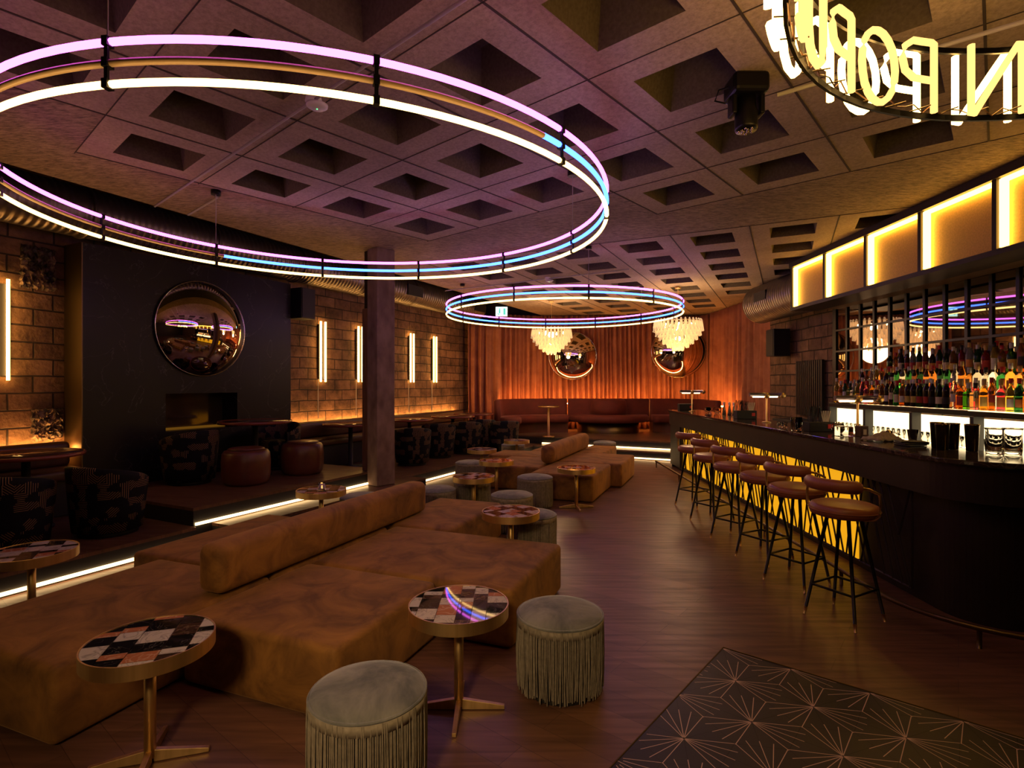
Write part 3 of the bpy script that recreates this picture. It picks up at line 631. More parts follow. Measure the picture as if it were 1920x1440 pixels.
x, y = wallpt(378, -7.2); convex_mirror('convex_mirror', 'large round convex mirror on the black marble breast above the fireplace', 0.645, 0.26, (x, y, 2.355), -AE)
# ducts
def duct_E(name, label, s0, s1, t, z, R):
    r = thing(name, label, 'duct', (0, 0, 0), 0, 'ribbed ventilation ducts'); A, Bq = E(s0, t), E(s1, t); L_ = s1-s0
    mb = MB(); nseg = int(L_/0.05); P_ = []; Rr = []
    mb.lathe([(R, 0), (R, L_)], 36, caps=False); mb.v = [(x_, z_, y_) for x_, y_, z_ in mb.v]; mb.f = [f[::-1] for f in mb.f]
    o = mb.build('pipe', M['duct'], r, (A[0], A[1], z), -AE, smooth=True)
    s_ = 0.9
    while s_ < L_-0.2:
        for da in (0,):
            q = MB().lathe([(R+0.001, 0), (R+0.016, 0), (R+0.016, 0.035), (R+0.001, 0.035)], 36, caps=False); q.v = [(x_, z_+s_, y_) for x_, y_, z_ in q.v]
            q.build('joint_collar', M['duct'], r, (A[0], A[1], z), -AE, smooth=True)
        s_ += 1.5
    return r
d_ = duct_E('ventilation_duct', 'long ribbed silver ventilation duct under the dark ceiling gap along the left wall', -3.5, 12.3, -7.15, 3.54, 0.28)
for s_ in (9.3, 12.0):
    A = E(s_, -6.865); MB().box((0, 0, 0), (0.03, 0.5, 0.22)).build('grille', M['black'], d_, (A[0], A[1], 3.52), -AE)
d_ = thing('ventilation_duct', 'short wide ribbed duct with closed end beside the bar light boxes', 'duct', (4.78, 10.6, 3.12), 0, 'ribbed ventilation ducts')
mb = MB().lathe([(0.355, 0), (0.36, 0.03), (0.355, 0.06), (0.355, 1.9)], 40, caps=False); mb.v = [(x_, -z_, y_) for x_, y_, z_ in mb.v]; mb.build('pipe', M['duct'], d_, smooth=True)
mb = MB().lathe([(0, 0), (0.355, 0)], 40, caps=False); mb.v = [(x_, -z_, y_) for x_, y_, z_ in mb.v]; mb.build('end_cap', M['duct'], d_)
MB().box((-0.345, -0.75, 0.05), (0.04, 0.45, 0.16)).build('grille', M['black'], d_)

# ================================================================ CURTAINS
def smooth_path(pts, step=0.02):
    out = []; n = len(pts)
    for i in range(n-1):
        p0, p1, p2, p3 = [Vector(pts[max(0, min(n-1, i+k))]) for k in (-1, 0, 1, 2)]; k = max(2, int((p2-p1).length/step))
        for j in range(k):
            t = j/k; out.append(0.5*((2*p1)+(-p0+p2)*t+(2*p0-5*p1+4*p2-p3)*t*t+(-p0+3*p1-3*p2+p3)*t**3))
    out.append(Vector(pts[-1])); return out
def curtain(label, path, z0, z1, amp=0.05, wl=0.13, seed=1):
    P_ = smooth_path(path, 0.018); rn = random.Random(seed); ph = 0; vs = []; rows = 14; nc = len(P_); wv_ = wl; am = amp; cols = []
    for i, p in enumerate(P_):
        t = (P_[min(i+1, nc-1)]-P_[max(i-1, 0)]).normalized(); nrm = Vector((t.y, -t.x))
        if i % 7 == 0: wv_ += (rn.uniform(0.6, 1.9)*wl-wv_)*0.7; am += (rn.uniform(0.2, 1.6)*amp-am)*0.7
        ph += 0.018/wv_*2*pi; cols.append((p, nrm, ph, am, rn.uniform(-1, 1)))
    for i, (p, nrm, ph, am, rr) in enumerate(cols):
        for k in range(rows+1):
            q = k/rows; off = am*(0.6+0.5*q)*(sin(ph+0.6*sin(q*2.5+i*0.01))+0.35*sin(2.3*ph+1+q*2)); pp = p+nrm*off
            vs.append((pp.x, pp.y, z1+(z0-z1)*q))
    k = rows+1; fs = [(i*k+j, i*k+j+1, (i+1)*k+j+1, (i+1)*k+j) for i in range(nc-1) for j in range(rows)]
    o = MB().add(vs, fs, 0, True).build('velvet_curtain', M['curtain'], smooth=True); s_ = o.modifiers.new('thick', 'SOLIDIFY'); s_.thickness = 0.008
    return tag(o, label, 'curtain', 'rust red velvet curtains')
curtain('narrow rust velvet drape at the left corner beside the exit sign', [(-1.15, 14.32), (-0.9, 14.42), (-0.52, 14.50), (-0.30, 14.45)], ZB+0.01, 3.2, 0.07, 0.16, 3)
curtain('wide rust velvet curtain behind the two chandeliers, lit from below', [(-0.45, 14.78), (0.3, 15.1), (1.2, 15.25), (2.4, 15.12), (3.6, 15.26), (4.5, 15.28), (5.05, 15.18), (5.30, 14.85)], ZB+0.01, 3.48, 0.085, 0.12, 5)
curtain('rust velvet curtain hanging along the right wall beyond the bar', [(5.32, 14.75), (5.33, 13.8), (5.33, 12.6), (5.33, 11.8), (5.33, 11.10)], ZB+0.01, 3.48, 0.09, 0.17, 9)
es = thing('exit_sign', 'small lit green and white exit sign beside the left drape', 'exit sign', (-0.25, 13.2, 3.33))
MB().box((0, 0, 0), (0.29, 0.05, 0.24)).build('housing', M['white'], es, bevel=0.005)
MB().box((0.0, -0.028, 0), (0.27, 0.006, 0.22)).build('lit_face', M['exit'], es)
mb = MB().box((-0.045, -0.034, 0.0), (0.035, 0.004, 0.09), mi=0).box((-0.045, -0.034, 0.062), (0.028, 0.004, 0.028)).box((-0.075, -0.034, -0.06), (0.05, 0.004, 0.02), rot=Matrix.Rotation(0.6, 3, 'Y')).box((0.07, -0.034, 0), (0.05, 0.004, 0.15))
mb.build('running_figure', M['exit_g'], es)
MB().tube([(0, 0, 0.12), (0, 0, 0.77)], 0.006, 6).build('rod', M['black'], es)

# convex mirrors over the curtain
convex_mirror('convex_mirror', 'round convex mirror on the curtain behind the left chandelier', 0.64, 0.26, (1.64, 14.93, 2.36), radians(-90-4))
convex_mirror('convex_mirror', 'round convex mirror on the curtain behind the right chandelier', 0.72, 0.30, (4.52, 14.98, 2.50), radians(-97))

# ================================================================ REAR BANQUETTES
def banquette(label, path, sd, closed_back=True, hb=0.86, ht=0.07):
    # path: line of the backrest; sd: +1 / -1 side on which one sits
    P_ = smooth_path(path, 0.12); r = thing('banquette', label, 'banquette', (0, 0, 0), 0, 'dark red velvet banquettes')
    n = len(P_); nr = []
    for i in range(n):
        t = (P_[min(i+1, n-1)]-P_[max(i-1, 0)]).normalized(); nr.append(Vector((t.y, -t.x))*sd)
    def sweep(name, sec, mat, smooth=True):
        k = len(sec); vs = [(*(P_[i]+nr[i]*a), z) for i in range(n) for a, z in sec]
        fs = [(i*k+j, (i+1)*k+j, (i+1)*k+(j+1) % k, i*k+(j+1) % k) for i in range(n-1) for j in range(k)]+[tuple(range(k)), tuple((n-1)*k+j for j in range(k-1, -1, -1))]
        return MB().add(vs, fs, 0, smooth).build(name, mat, r)
    sweep('seat_cushion', [(0.13, ZB+0.28), (0.58, ZB+0.26), (0.62, ZB+0.29), (0.62, ZB+0.40), (0.58, ZB+0.44), (0.13, ZB+0.45)], M['red'])
    sweep('backrest', [(0.0, ZB+0.25), (0.13, ZB+0.25), (0.15, ZB+0.5), (0.12, ZB+hb-0.03), (0.08, ZB+hb), (0.03, ZB+hb), (0.0, ZB+hb-0.03)], M['red'])
    sweep('base', [(0.05, ZB+0.0), (0.40, ZB+0.0), (0.40, ZB+0.26), (0.05, ZB+0.26)], noisy('walnut_base', (0.11, 0.035, 0.018), (0.17, 0.055, 0.028), 6, 0.35, 0), False)
    return r
banquette('dark red curved velvet banquette at the left of the rear platform, before the curtain', [(-0.42, 13.0), (-0.32, 13.9), (0.3, 14.4), (0.9, 14.5), (1.44, 14.5)], 1)
banquette('dark red velvet banquette at the right of the rear platform, partly behind the bar end', [(3.60, 14.5), (4.0, 14.48), (4.4, 14.3), (4.74, 13.85), (4.78, 12.6)], 1)
isl = thing('banquette', 'red velvet banquette bulging forward in the middle of the rear platform, half-round back', 'banquette', (2.52, 14.5, ZB), 0, 'dark red velvet banquettes')
MB().lathe([(0.3, 0.27), (0.98, 0.27), (1.05, 0.30), (1.05, 0.40), (1.0, 0.445), (0.3, 0.45)], 40, a0=pi, a1=2*pi, caps=False).build('seat_cushion', M['red'], isl)
MB().lathe([(0.0, 0.45), (0.50, 0.45), (0.50, 0.6), (0.47, 0.8), (0.42, 0.84), (0.0, 0.85)], 40, a0=pi, a1=2*pi, caps=False).build('backrest', M['red'], isl)
MB().lathe([(0.8, 0.0), (0.8, 0.27), (0, 0.27)], 40, a0=pi, a1=2*pi, caps=False).build('base', M['brass_d'], isl)
MB().box((0, -0.07, 0.555), (2.12, 0.13, 0.61)).build('rear_backrest', M['red'], isl, bevel=0.03, smooth=True)
bt = thing('bar_table', 'small round brass pedestal table in the curve of the left rear banquette', 'table', (0.86, 12.95, ZB))
MB().lathe([(0, 0.70), (0.24, 0.70), (0.24, 0.72), (0, 0.72)], 28, caps=False).build('tabletop', M['tabletop_d'], bt)
MB().lathe([(0.24, 0.695), (0.25, 0.695), (0.25, 0.725), (0.24, 0.725)], 28, caps=False).build('rim', M['brass'], bt)
MB().lathe([(0, 0), (0.14, 0), (0.14, 0.02), (0.03, 0.03), (0.03, 0.70)], 20, caps=False).build('pedestal', M['brass'], bt)
# cove light between banquette backs and curtain
cv = MB(); 
pth = smooth_path([(-0.2, 14.3), (0.3, 14.62), (1.2, 14.72), (2.4, 14.72), (3.6, 14.72), (4.3, 14.62), (4.72, 14.2), (4.88, 13.4), (4.88, 12.7)], 0.15)
cv.tube([(p.x, p.y, 1.08) for p in pth], 0.012, 6)
o = cv.build('cove_light', M['cove']); tag(o, 'hidden orange cove light glowing up the velvet curtain behind the banquettes', 'cove light')
MB_ = None
# ================================================================ BAR COUNTER
KX = 0.022
def bx(Y, off=0.0): return 2.80+KX*Y+off      # front line of the counter; off > 0 goes behind the bar
def bar_path(off, Yf=10.75, xe=5.1, back=False):
    # off: inward offset from counter edge
    r = 0.5-off if not back else None; cx_, cy_ = 3.386, 3.9
    p = [(bx(Yf, off), Yf), (bx(9.0, off), 9.0), (bx(7.0, off), 7.0), (bx(5.5, off), 5.5), (bx(4.6, off), 4.6)]
    for k in range(17):
        a = pi+k/16*pi/2; p.append((cx_+r*cos(a), cy_+r*sin(a)))
    p.append((xe, 3.4+off)); return p
inner = [(5.1, 4.02), (3.75, 4.02), (3.60, 4.06), (3.53, 4.16), (bx(4.6, 0.62), 4.6), (bx(10.75, 0.62), 10.75)]
bar = thing('bar_counter', 'long dark bar counter curving towards the camera, with a glowing yellow front behind metal lattice', 'bar')
MB().prism(bar_path(0), 1.062, 1.10) if False else None
mb = MB(); po = bar_path(0)+inner; mb.prism(po, 1.065, 1.10); mb.build('countertop', M['counter'], bar, bevel=0.008)
def wallsheet(off, th, z0, z1, Y0=None, Y1=None, mat=None, name='panel', full=True):
    A = bar_path(off) if full else [(bx(Y1, off), Y1), (bx(Y0, off), Y0)]; Bp = bar_path(off+th) if full else [(bx(Y1, off+th), Y1), (bx(Y0, off+th), Y0)]
    mb = MB(); n = len(A); vs = [(*p, z) for p in A for z in (z0, z1)]+[(*p, z) for p in Bp for z in (z0, z1)]; k = 2*n
    fs = []
    for i in range(n-1): fs += [(2*i, 2*i+2, 2*i+3, 2*i+1), (k+2*i+1, k+2*i+3, k+2*i+2, k+2*i), (2*i+1, 2*i+3, k+2*i+3, k+2*i+1), (2*i, k+2*i, k+2*i+2, 2*i+2)]
    fs += [(0, 1, k+1, k), (2*n-2, k+2*n-2, k+2*n-1, 2*n-1)]
    return mb.add(vs, fs).build(name, mat, bar)
wallsheet(0.03, 0.06, 0.82, 1.06, mat=M['bronze'], name='fascia')
wallsheet(0.14, 0.05, 0.0, 0.82, mat=M['bronze'], name='front_panel')
wallsheet(0.16, 0.10, 0.0, 0.06, mat=M['black'], name='kick_plate')
wallsheet(0.115, 0.02, 0.07, 0.82, 4.83, 10.1, M['barglow'], 'glow_panel', False)
MB().box(((bx(10.7, 0.05)+bx(10.7, 0.6))/2, 10.72, 0.53), (0.5, 0.04, 1.06)).build('end_panel', M['bronze'], bar)
MB().box((bx(10.4, 0.10), 10.42, 0.44), (0.10, 0.6, 0.76)).build('corner_post', M['bronze'], bar)
mb = MB(); rn = random.Random(5); y = 4.12
def lat(ya, za, yb, zb, t=0.009):
    a, b_ = Vector((bx(ya, 0.085), ya, za)), Vector((bx(yb, 0.085), yb, zb)); mb.tube([a, b_], t, 4, caps=False, sm=False)
z0, z1 = 0.08, 0.815
while y < 10.1:
    W_ = 0.86
    for f0, f1 in ((0.0, 0.30), (0.10, 0.42), (0.22, 0.52), (0.34, 0.60), (0.70, 0.48), (0.82, 0.66), (0.95, 0.80), (0.62, 0.95)):
        lat(y+f0*W_, z0, y+f1*W_, z1)
    lat(y+0.15*W_, z0+0.35, y+0.0*W_, z1); lat(y+0.62*W_, z0+0.3, y+0.9*W_, z1)
    y += W_
lat(4.10, z0, 10.1, z0); lat(4.10, z1, 10.1, z1); lat(4.10, z0, 4.10, z1); lat(10.1, z0, 10.1, z1)
mb.build('lattice', M['bronze'], bar)
rail = [(bx(10.6, -0.27), 10.6, 0.12), (bx(8, -0.27), 8, 0.12), (bx(6, -0.27), 6, 0.12), (bx(4.6, -0.27), 4.6, 0.12)]+[(3.386+0.79*cos(pi+k/12*pi/2), 3.9+0.79*sin(pi+k/12*pi/2), 0.12) for k in range(13)]+[(5.0, 3.11, 0.12)]
MB().tube(rail, 0.017, 8).build('foot_rail', M['brass_d'], bar)
for X, Y in [(bx(10.55, -0.27), 10.55), (bx(9, -0.27), 9), (bx(7.4, -0.27), 7.4), (bx(5.8, -0.27), 5.8), (bx(4.4, -0.27), 4.4), (2.83, 3.34), (3.6, 3.11), (4.6, 3.11)]:
    MB().tube([(X, Y, 0.0), (X, Y, 0.12)], 0.014, 8).build('rail_post', M['brass_d'], bar)

# ================================================================ BAR STOOLS
def make_stool():
    r = thing('bar_stool', 'x', 'bar stool')
    MB().lathe([(0, 0.70), (0.17, 0.70), (0.205, 0.712), (0.214, 0.735), (0.214, 0.755), (0.205, 0.775), (0.18, 0.785), (0, 0.79)], 36, caps=False).build('seat', M['leather'], r)
    s_ = MB().tube([(0.2145*cos(a*pi/20), 0.2145*sin(a*pi/20), 0.745) for a in range(40)], 0.004, 5, True).build('piping', M['leather'], r)
    for k in range(4):
        a = pi/4+k*pi/2; A = Vector((0.10*cos(a), 0.10*sin(a), 0.70)); Bq = Vector((0.245*cos(a), 0.245*sin(a), 0)); C_ = Bq+(A-Bq)*0.075
        leg = MB().tube([A, C_], [0.013, 0.011], 8).build('leg', M['blackmetal'], r)
        MB().tube([C_, Bq], [0.012, 0.008], 8).build('brass_tip', M['brass'], leg)
    q = 0.205; cs = [(q*cos(pi/4+k*pi/2), q*sin(pi/4+k*pi/2), 0.215) for k in range(4)]
    MB().tube(cs, 0.009, 6, True).build('footrest', M['blackmetal'], r)
    # back pad on the -y side
    R = 0.205; pts = [(R*cos(a), R*sin(a), 0.925) for a in [radians(-90-58+116*i/16) for i in range(17)]]
    rr = [0.030]+[0.042]*15+[0.030]; m_ = MB().tube(pts, rr, 12); m_.v = [(x_, y_, 0.925+(z_-0.925)*1.05) for x_, y_, z_ in m_.v]; m_.build('back_pad', M['leather'], r)
    for sg in (-1, 1):
        a = radians(-90+sg*52); b_ = radians(-90+sg*84); x_, y_ = cos(a), sin(a); xb, yb = cos(b_), sin(b_)
        P_ = [(R*x_, R*y_, 0.925), (0.235*cos(a+sg*0.25), 0.235*sin(a+sg*0.25), 0.92), (0.245*xb, 0.245*yb, 0.885), (0.25*xb, 0.25*yb, 0.82), (0.245*xb, 0.245*yb, 0.75), (0.215*xb, 0.215*yb, 0.715), (0.14*xb, 0.14*yb, 0.697)]
        MB().tube(P_, 0.0095, 8).build('back_arm', M['brass'], r)
    return r
st = make_stool(); used = []
SX = [(2.275, 3.78, -61), (2.295, 4.45, -59), (2.31, 5.05, -62), (2.30, 5.68, -56), (2.33, 6.42, -60), (2.40, 7.25, -56)]
for i, (x, y, a) in enumerate(SX):
    lb = ['cognac leather bar stool nearest the camera, with brass-armed back pad', 'cognac leather bar stool, second from the camera end of the bar', 'cognac leather bar stool, third from the camera end of the bar',
          'cognac leather bar stool, fourth from the camera end of the bar', 'cognac leather bar stool, second from the far end of the bar', 'cognac leather bar stool farthest from the camera'][i]
    place(st, used, (x, y, 0), radians(a), lb, 'cognac leather bar stools along the bar')

# ================================================================ BACK BAR
XS, XW = 4.35, 5.12
bb = thing('back_bar', 'dark back bar with lit open bays under a bottle shelf, behind the bar counter', 'back bar')
def by(x, Y): return x+0.010*(Y-6)
MB().box(((XS+XW)/2, 5.85, 1.318), (XW-XS-0.02, 3.5, 0.05)).build('bottle_shelf', M['blackmetal'], bb, bevel=0.004)
MB().box((4.46, 4.70, 1.3475), (0.20, 1.15, 0.006)).build('lit_shelf_top', M['shelfglow'], bb)
MB().box((4.588, 5.85, 1.36), (0.008, 3.2, 0.018)).build('shelf_led', M['shelf_led'], bb)
MB().box((4.782, 5.75, 1.52), (0.010, 2.9, 0.020)).build('riser_led', M['shelf_led'], bb)
MB().box((4.587, 6.4, 1.425), (0.004, 1.8, 0.09)).build('dim_riser_front', M['riserglow'], bb)
MB().box((4.787, 6.3, 1.60), (0.004, 1.6, 0.15)).build('dim_riser_front', M['riserglow'], bb)
MB().box((4.588, 4.9, 1.43), (0.006, 1.2, 0.10)).build('lit_riser_front', M['shelfglow'], bb)
MB().box((4.787, 4.9, 1.60), (0.006, 1.2, 0.15)).build('lit_riser_front', M['shelfglow'], bb)
MB().box((5.05, 4.9, 1.74), (0.02, 1.2, 0.05)).build('rear_led', M['shelfglow'], bb)
MB().box(((XS+XW)/2+0.10, 5.85, 0.43), (XW-XS-0.22, 3.5, 0.84)).build('cabinet_body', M['black'], bb)
MB().box((XS+0.115, 5.85, 1.065), (0.02, 3.46, 0.41)).build('light_panel', M['backlight'], bb)
MB().box((XS+0.10, 5.85, 0.862), (0.19, 3.46, 0.02)).build('glass_rack_shelf', M['steel'], bb)
for Y in (7.57, 6.815, 6.02, 5.22, 4.42): MB().box((XS+0.05, Y, 1.075), (0.10, 0.045, 0.43)).build('divider', M['black'], bb)
MB().box((4.86, 5.55, 1.50), (0.20, 3.1, 0.03)).build('middle_riser', M['glass'], bb) if False else None
MB().box((4.68, 5.85, 1.43), (0.18, 3.2, 0.15)).build('middle_riser', M['blackmetal'], bb)
MB().box((4.90, 5.75, 1.53), (0.22, 2.9, 0.36)).build('rear_riser', M['blackmetal'], bb)
# mirror with steel grid
mw = thing('mirror_wall', 'large mirror behind the bottles divided by a black steel grid', 'mirror')
MB().box((5.135, 6.0, 2.10), (0.02, 5.5, 1.50)).build('mirror_pane', M['mirror'], mw)
k = 0; Y = 8.74
while Y > 3.2: MB().box((5.112, Y, 2.10), (0.014, 0.04 if k else 0.09, 1.5)).build('upright_bar', M['blackmetal'], mw); Y -= 0.317; k += 1
for z in (1.80, 2.11, 2.44, 2.83): MB().box((5.107, 6.0, z), (0.012, 5.5, 0.028)).build('cross_bar', M['blackmetal'], mw)
# bottles
BT = {}
def bottle_mesh(kind):
    H = {'wine': .30, 'spirit': .29, 'tall': .33, 'square': .26, 'round': .24, 'slim': .31}[kind]
    pr = {'wine': [(0, 0), (.036, 0), (.038, .01), (.038, .175), (.034, .2), (.016, .235), (.0135, .25), (.0135, .285)],
          'spirit': [(0, 0), (.038, 0), (.040, .01), (.040, .16), (.037, .18), (.018, .205), (.015, .215), (.015, .265)],
          'tall': [(0, 0), (.036, 0), (.038, .01), (.036, .20), (.020, .25), (.014, .265), (.013, .31)],
          'square': [(0, 0), (.042, 0), (.044, .008), (.044, .15), (.040, .165), (.018, .18), (.015, .19), (.015, .235)],
          'round': [(0, 0), (.040, 0), (.050, .02), (.054, .06), (.050, .11), (.030, .15), (.016, .165), (.015, .215)],
          'slim': [(0, 0), (.028, 0), (.030, .01), (.030, .20), (.014, .24), (.013, .29)]}[kind]
    n = 4 if kind == 'square' else 14
    body = MB().lathe(pr, n, sm=n > 4, a0=pi/4, a1=pi/4+2*pi); r_, z_ = pr[-1]
    cap = MB().lathe([(r_+.002, z_-.03), (r_+.003, z_-.028), (r_+.003, H), (0, H)], 10)
    lr = pr[2][0]+.0008; lz = {'wine': (.045, .115), 'spirit': (.04, .13), 'tall': (.07, .15), 'square': (.03, .115), 'slim': (.08, .15), 'round': (.04, .08)}[kind] if kind not in ('round',) else (0.045, 0.085)
    if kind == 'round': lr = .0545
    lab = MB().lathe([(lr, lz[0]), (lr, lz[1])], 10, caps=False, a0=pi*1.0, a1=pi*1.62) if n > 4 else MB().lathe([(lr, lz[0]), (lr, lz[1])], 1, caps=False, a0=pi*1.25, a1=pi*1.75)
    return body, cap, lab
GC = {'green': (0.03, 0.20, 0.04), 'dark green': (0.02, 0.07, 0.025), 'clear': (0.92, 0.90, 0.84), 'amber': (0.75, 0.30, 0.05), 'brown': (0.20, 0.07, 0.02), 'red': (0.75, 0.03, 0.04),
      'pink': (0.85, 0.15, 0.25), 'yellow': (0.95, 0.75, 0.10), 'teal': (0.10, 0.62, 0.55), 'dark blue': (0.03, 0.05, 0.22), 'orange': (0.95, 0.32, 0.04), 'near-black': (0.02, 0.012, 0.012)}
def bmat(cn):
    k = 'g_'+cn
    if k not in M:
        c = GC[cn]; tr_ = 0.0 if cn == 'near-black' else 0.85
        M[k] = plain(cn.replace(' ', '_')+'_bottle_glass', c, 0.06, trans=tr_, ior=1.3)
    return M[k]
CC = {'black': (0.015, 0.012, 0.012), 'gold': (0.6, 0.4, 0.12), 'red': (0.5, 0.02, 0.02), 'white': (0.7, 0.68, 0.62), 'silver': (0.55, 0.55, 0.55)}
LC = {'cream': (0.72, 0.62, 0.45), 'white': (0.75, 0.72, 0.68), 'black': (0.03, 0.025, 0.03), 'orange': (0.75, 0.30, 0.08), 'red': (0.5, 0.05, 0.04), 'yellow': (0.8, 0.6, 0.15)}
for k, c in CC.items(): M['c_'+k] = plain(k+'_cap', c, 0.4)
for k, c in LC.items(): M['l_'+k] = plain(k+'_paper_label', c, 0.7)
BM = {}
def bottle(x, y, z, kind, gc, cc, lc, label, grp):
    key = (kind, gc, cc, lc)
    if key not in BM:
        b_, c_, l_ = bottle_mesh(kind); o = b_.build('bottle', bmat(gc), None); c = c_.build('cap', M['c_'+cc], o); l = l_.build('paper_label', M['l_'+lc], o); BM[key] = o; o['category'] = 'bottle'
        o.location = (x, y, z); o['label'] = label; o['group'] = grp; return o
    return dup(BM[key], (x, y, z), random.uniform(-0.7, 0.7) if kind != 'square' else 0.1, label, grp, (random.uniform(.92, 1.0),)*2+(random.uniform(.85, 1.08),))
rb = random.Random(11)
gw_l = ['clear', 'clear', 'amber', 'green', 'pink', 'orange', 'brown', 'clear', 'yellow']; gw_m = ['dark green', 'green', 'brown', 'near-black', 'dark green', 'amber', 'green', 'amber', 'clear']; gw_r = ['clear', 'amber', 'yellow', 'clear', 'orange', 'red', 'clear', 'green', 'amber', 'teal']
rows = [('front shelf row', 4.42, 1.351, 7.50, 4.28, 0.088), ('second shelf row', 4.522, 1.351, 7.46, 4.28, 0.092), ('middle riser row', 4.675, 1.506, 7.36, 4.30, 0.092), ('upper rear row', 4.86, 1.711, 7.08, 4.36, 0.098), ('row against mirror', 4.96, 1.711, 7.05, 4.40, 0.105)]
for ri, (rname, X, z, ya, yb, stp) in enumerate(rows):
    y = ya; i = 0
    while y > yb:
        i += 1; px = 960+1034*X/y
        pal = gw_l if px < 1648 else (gw_m if px < 1780 else gw_r)
        gc = pal[(i*7+ri*3+rb.randrange(3)) % len(pal)]; kind = rb.choice(['wine', 'spirit', 'spirit', 'slim', 'square', 'round', 'tall'] if px < 1640 or px > 1790 else ['wine', 'wine', 'spirit', 'tall', 'slim'])
        if ri == 1: kind = rb.choice(['spirit', 'slim', 'wine'])
        if ri == 0 and 1700 < px < 1785: kind, gc = 'wine', ('near-black' if i % 3 else 'dark green')
        if kind == 'round' and ri in (0, 1, 2): kind = 'square'
        cc = rb.choice(list(CC)); lc = rb.choice(list(LC)); sh = {'wine': 'sloping wine', 'spirit': 'round-shouldered spirit', 'tall': 'tall tapering', 'square': 'square', 'round': 'bulbous', 'slim': 'slim'}[kind]
        side = ordw(i)+' from left'
        bottle(X+rb.uniform(-.006, .006), y, z, kind, gc, cc, lc, f'{gc} {sh} bottle, {cc} cap, {side} in {rname}', 'bottles in the '+rname)
        y -= stp*rb.uniform(0.98, 1.08)
# tumblers in the lit bays under the shelf
tm = MB().lathe([(0, 0), (0.030, 0), (0.036, 0.10), (0.034, 0.10), (0.028, 0.006), (0, 0.006)], 10, caps=False)
t0 = tm.build('tumbler', plain('tumbler_glass', (0.95, 0.9, 0.8), 0.02, trans=1.0, ior=1.22)); tag(t0, 'x', 'glass'); first = True
for lev in (0.874, 0.990, ):
    for rw in (0.055,):
        y = 7.47
        while y > 4.2:
            if all(abs(y-q) > 0.065 for q in (7.57, 6.815, 6.02, 5.22, 4.42)):
                lb = 'clear tumbler in the stacked glasses of the glowing bays under the bottle shelf'
                if first: t0.location = (XS+rw, y, lev); t0['label'] = lb; t0['group'] = 'stacked tumblers in the glowing bays'; first = False
                else: dup(t0, (XS+rw, y, lev), 0, lb, 'stacked tumblers in the glowing bays')
            y -= 0.088
# radiator on the right wall
rd = thing('radiator', 'tall ribbed dark radiator on the block wall left of the bottle mirror', 'radiator', (5.10, 9.46, 0))
for i in range(13): MB().box((0, -0.40+i*0.066, 1.53), (0.05, 0.045, 0.95)).build('fin', M['bronze'], rd, bevel=0.01)
for z in (1.08, 1.98): MB().box((0.005, 0, z), (0.035, 0.82, 0.03)).build('manifold', M['bronze'], rd)
bx_ = MB().box((4.85, 9.3, 0.5), (0.5, 0.9, 1.0)).build('back_cabinet', M['black'], bevel=0.01); tag(bx_, 'low black cabinet under the ribbed radiator behind the bar', 'cabinet')

# ================================================================ LIGHT BOXES OVER THE BACK BAR
lbx = thing('bar_light_canopy', 'hanging dark canopy of open light boxes with gold backs above the back bar', 'light box')
zb, zt = 2.795, 3.415
def lx(Y): return 4.20+KX*Y
Ys = [8.60+0.0, 7.67, 6.74, 5.81, 4.88, 3.95, 3.02]
def lbox(name, x0, x1, Ya, Yb, z0, z1, mat, par=lbx):
    ym = (Ya+Yb)/2; a = -math.atan(KX); return MB().box(((x0+x1)/2+KX*ym, ym, (z0+z1)/2), (x1-x0, abs(Ya-Yb), z1-z0), a).build(name, mat, par)
lbox('top_board', 4.16, 4.60, 8.66, 2.9, zt, 3.495, M['bronze']); lbox('bottom_board', 4.18, 4.60, 8.66, 2.9, zb-0.05, zb, M['bronze'])
lbox('soffit', 4.60, 4.98, 8.66, 2.9, zb-0.02, zb+0.01, noisy('soffit_board', (0.30, 0.19, 0.10), (0.36, 0.24, 0.13), 4, 0.6, 0))
for i in range(6):
    Ya, Yb = Ys[i], Ys[i+1]
    b_ = thing('light_bay', 'x', 'light box'); b_.parent = lbx
    for k in ('label', 'category'): del b_[k]
    lbox('gold_back', 4.252, 4.272, Ya, Yb, zb, zt, M['gold'], b_)
    lbox('side_board', 4.18, 4.27, Ya+0.05, Ya, zb, zt, M['bronze'], b_)
    lbox('side_led', 4.195, 4.245, Ya-0.055, Ya-0.01, zb+0.01, zt-0.01, M['bay'], b_)
    lbox('top_led', 4.20, 4.235, Ya-0.02, Yb+0.07, zt-0.040, zt-0.004, M['bay'], b_)
for x_, y_ in ((4.58, 8.3), (4.50, 5.3)): MB().tube([(x_, y_, zt), (x_, y_, ZC)], 0.01, 6).build('hanger', M['black'], lbx)

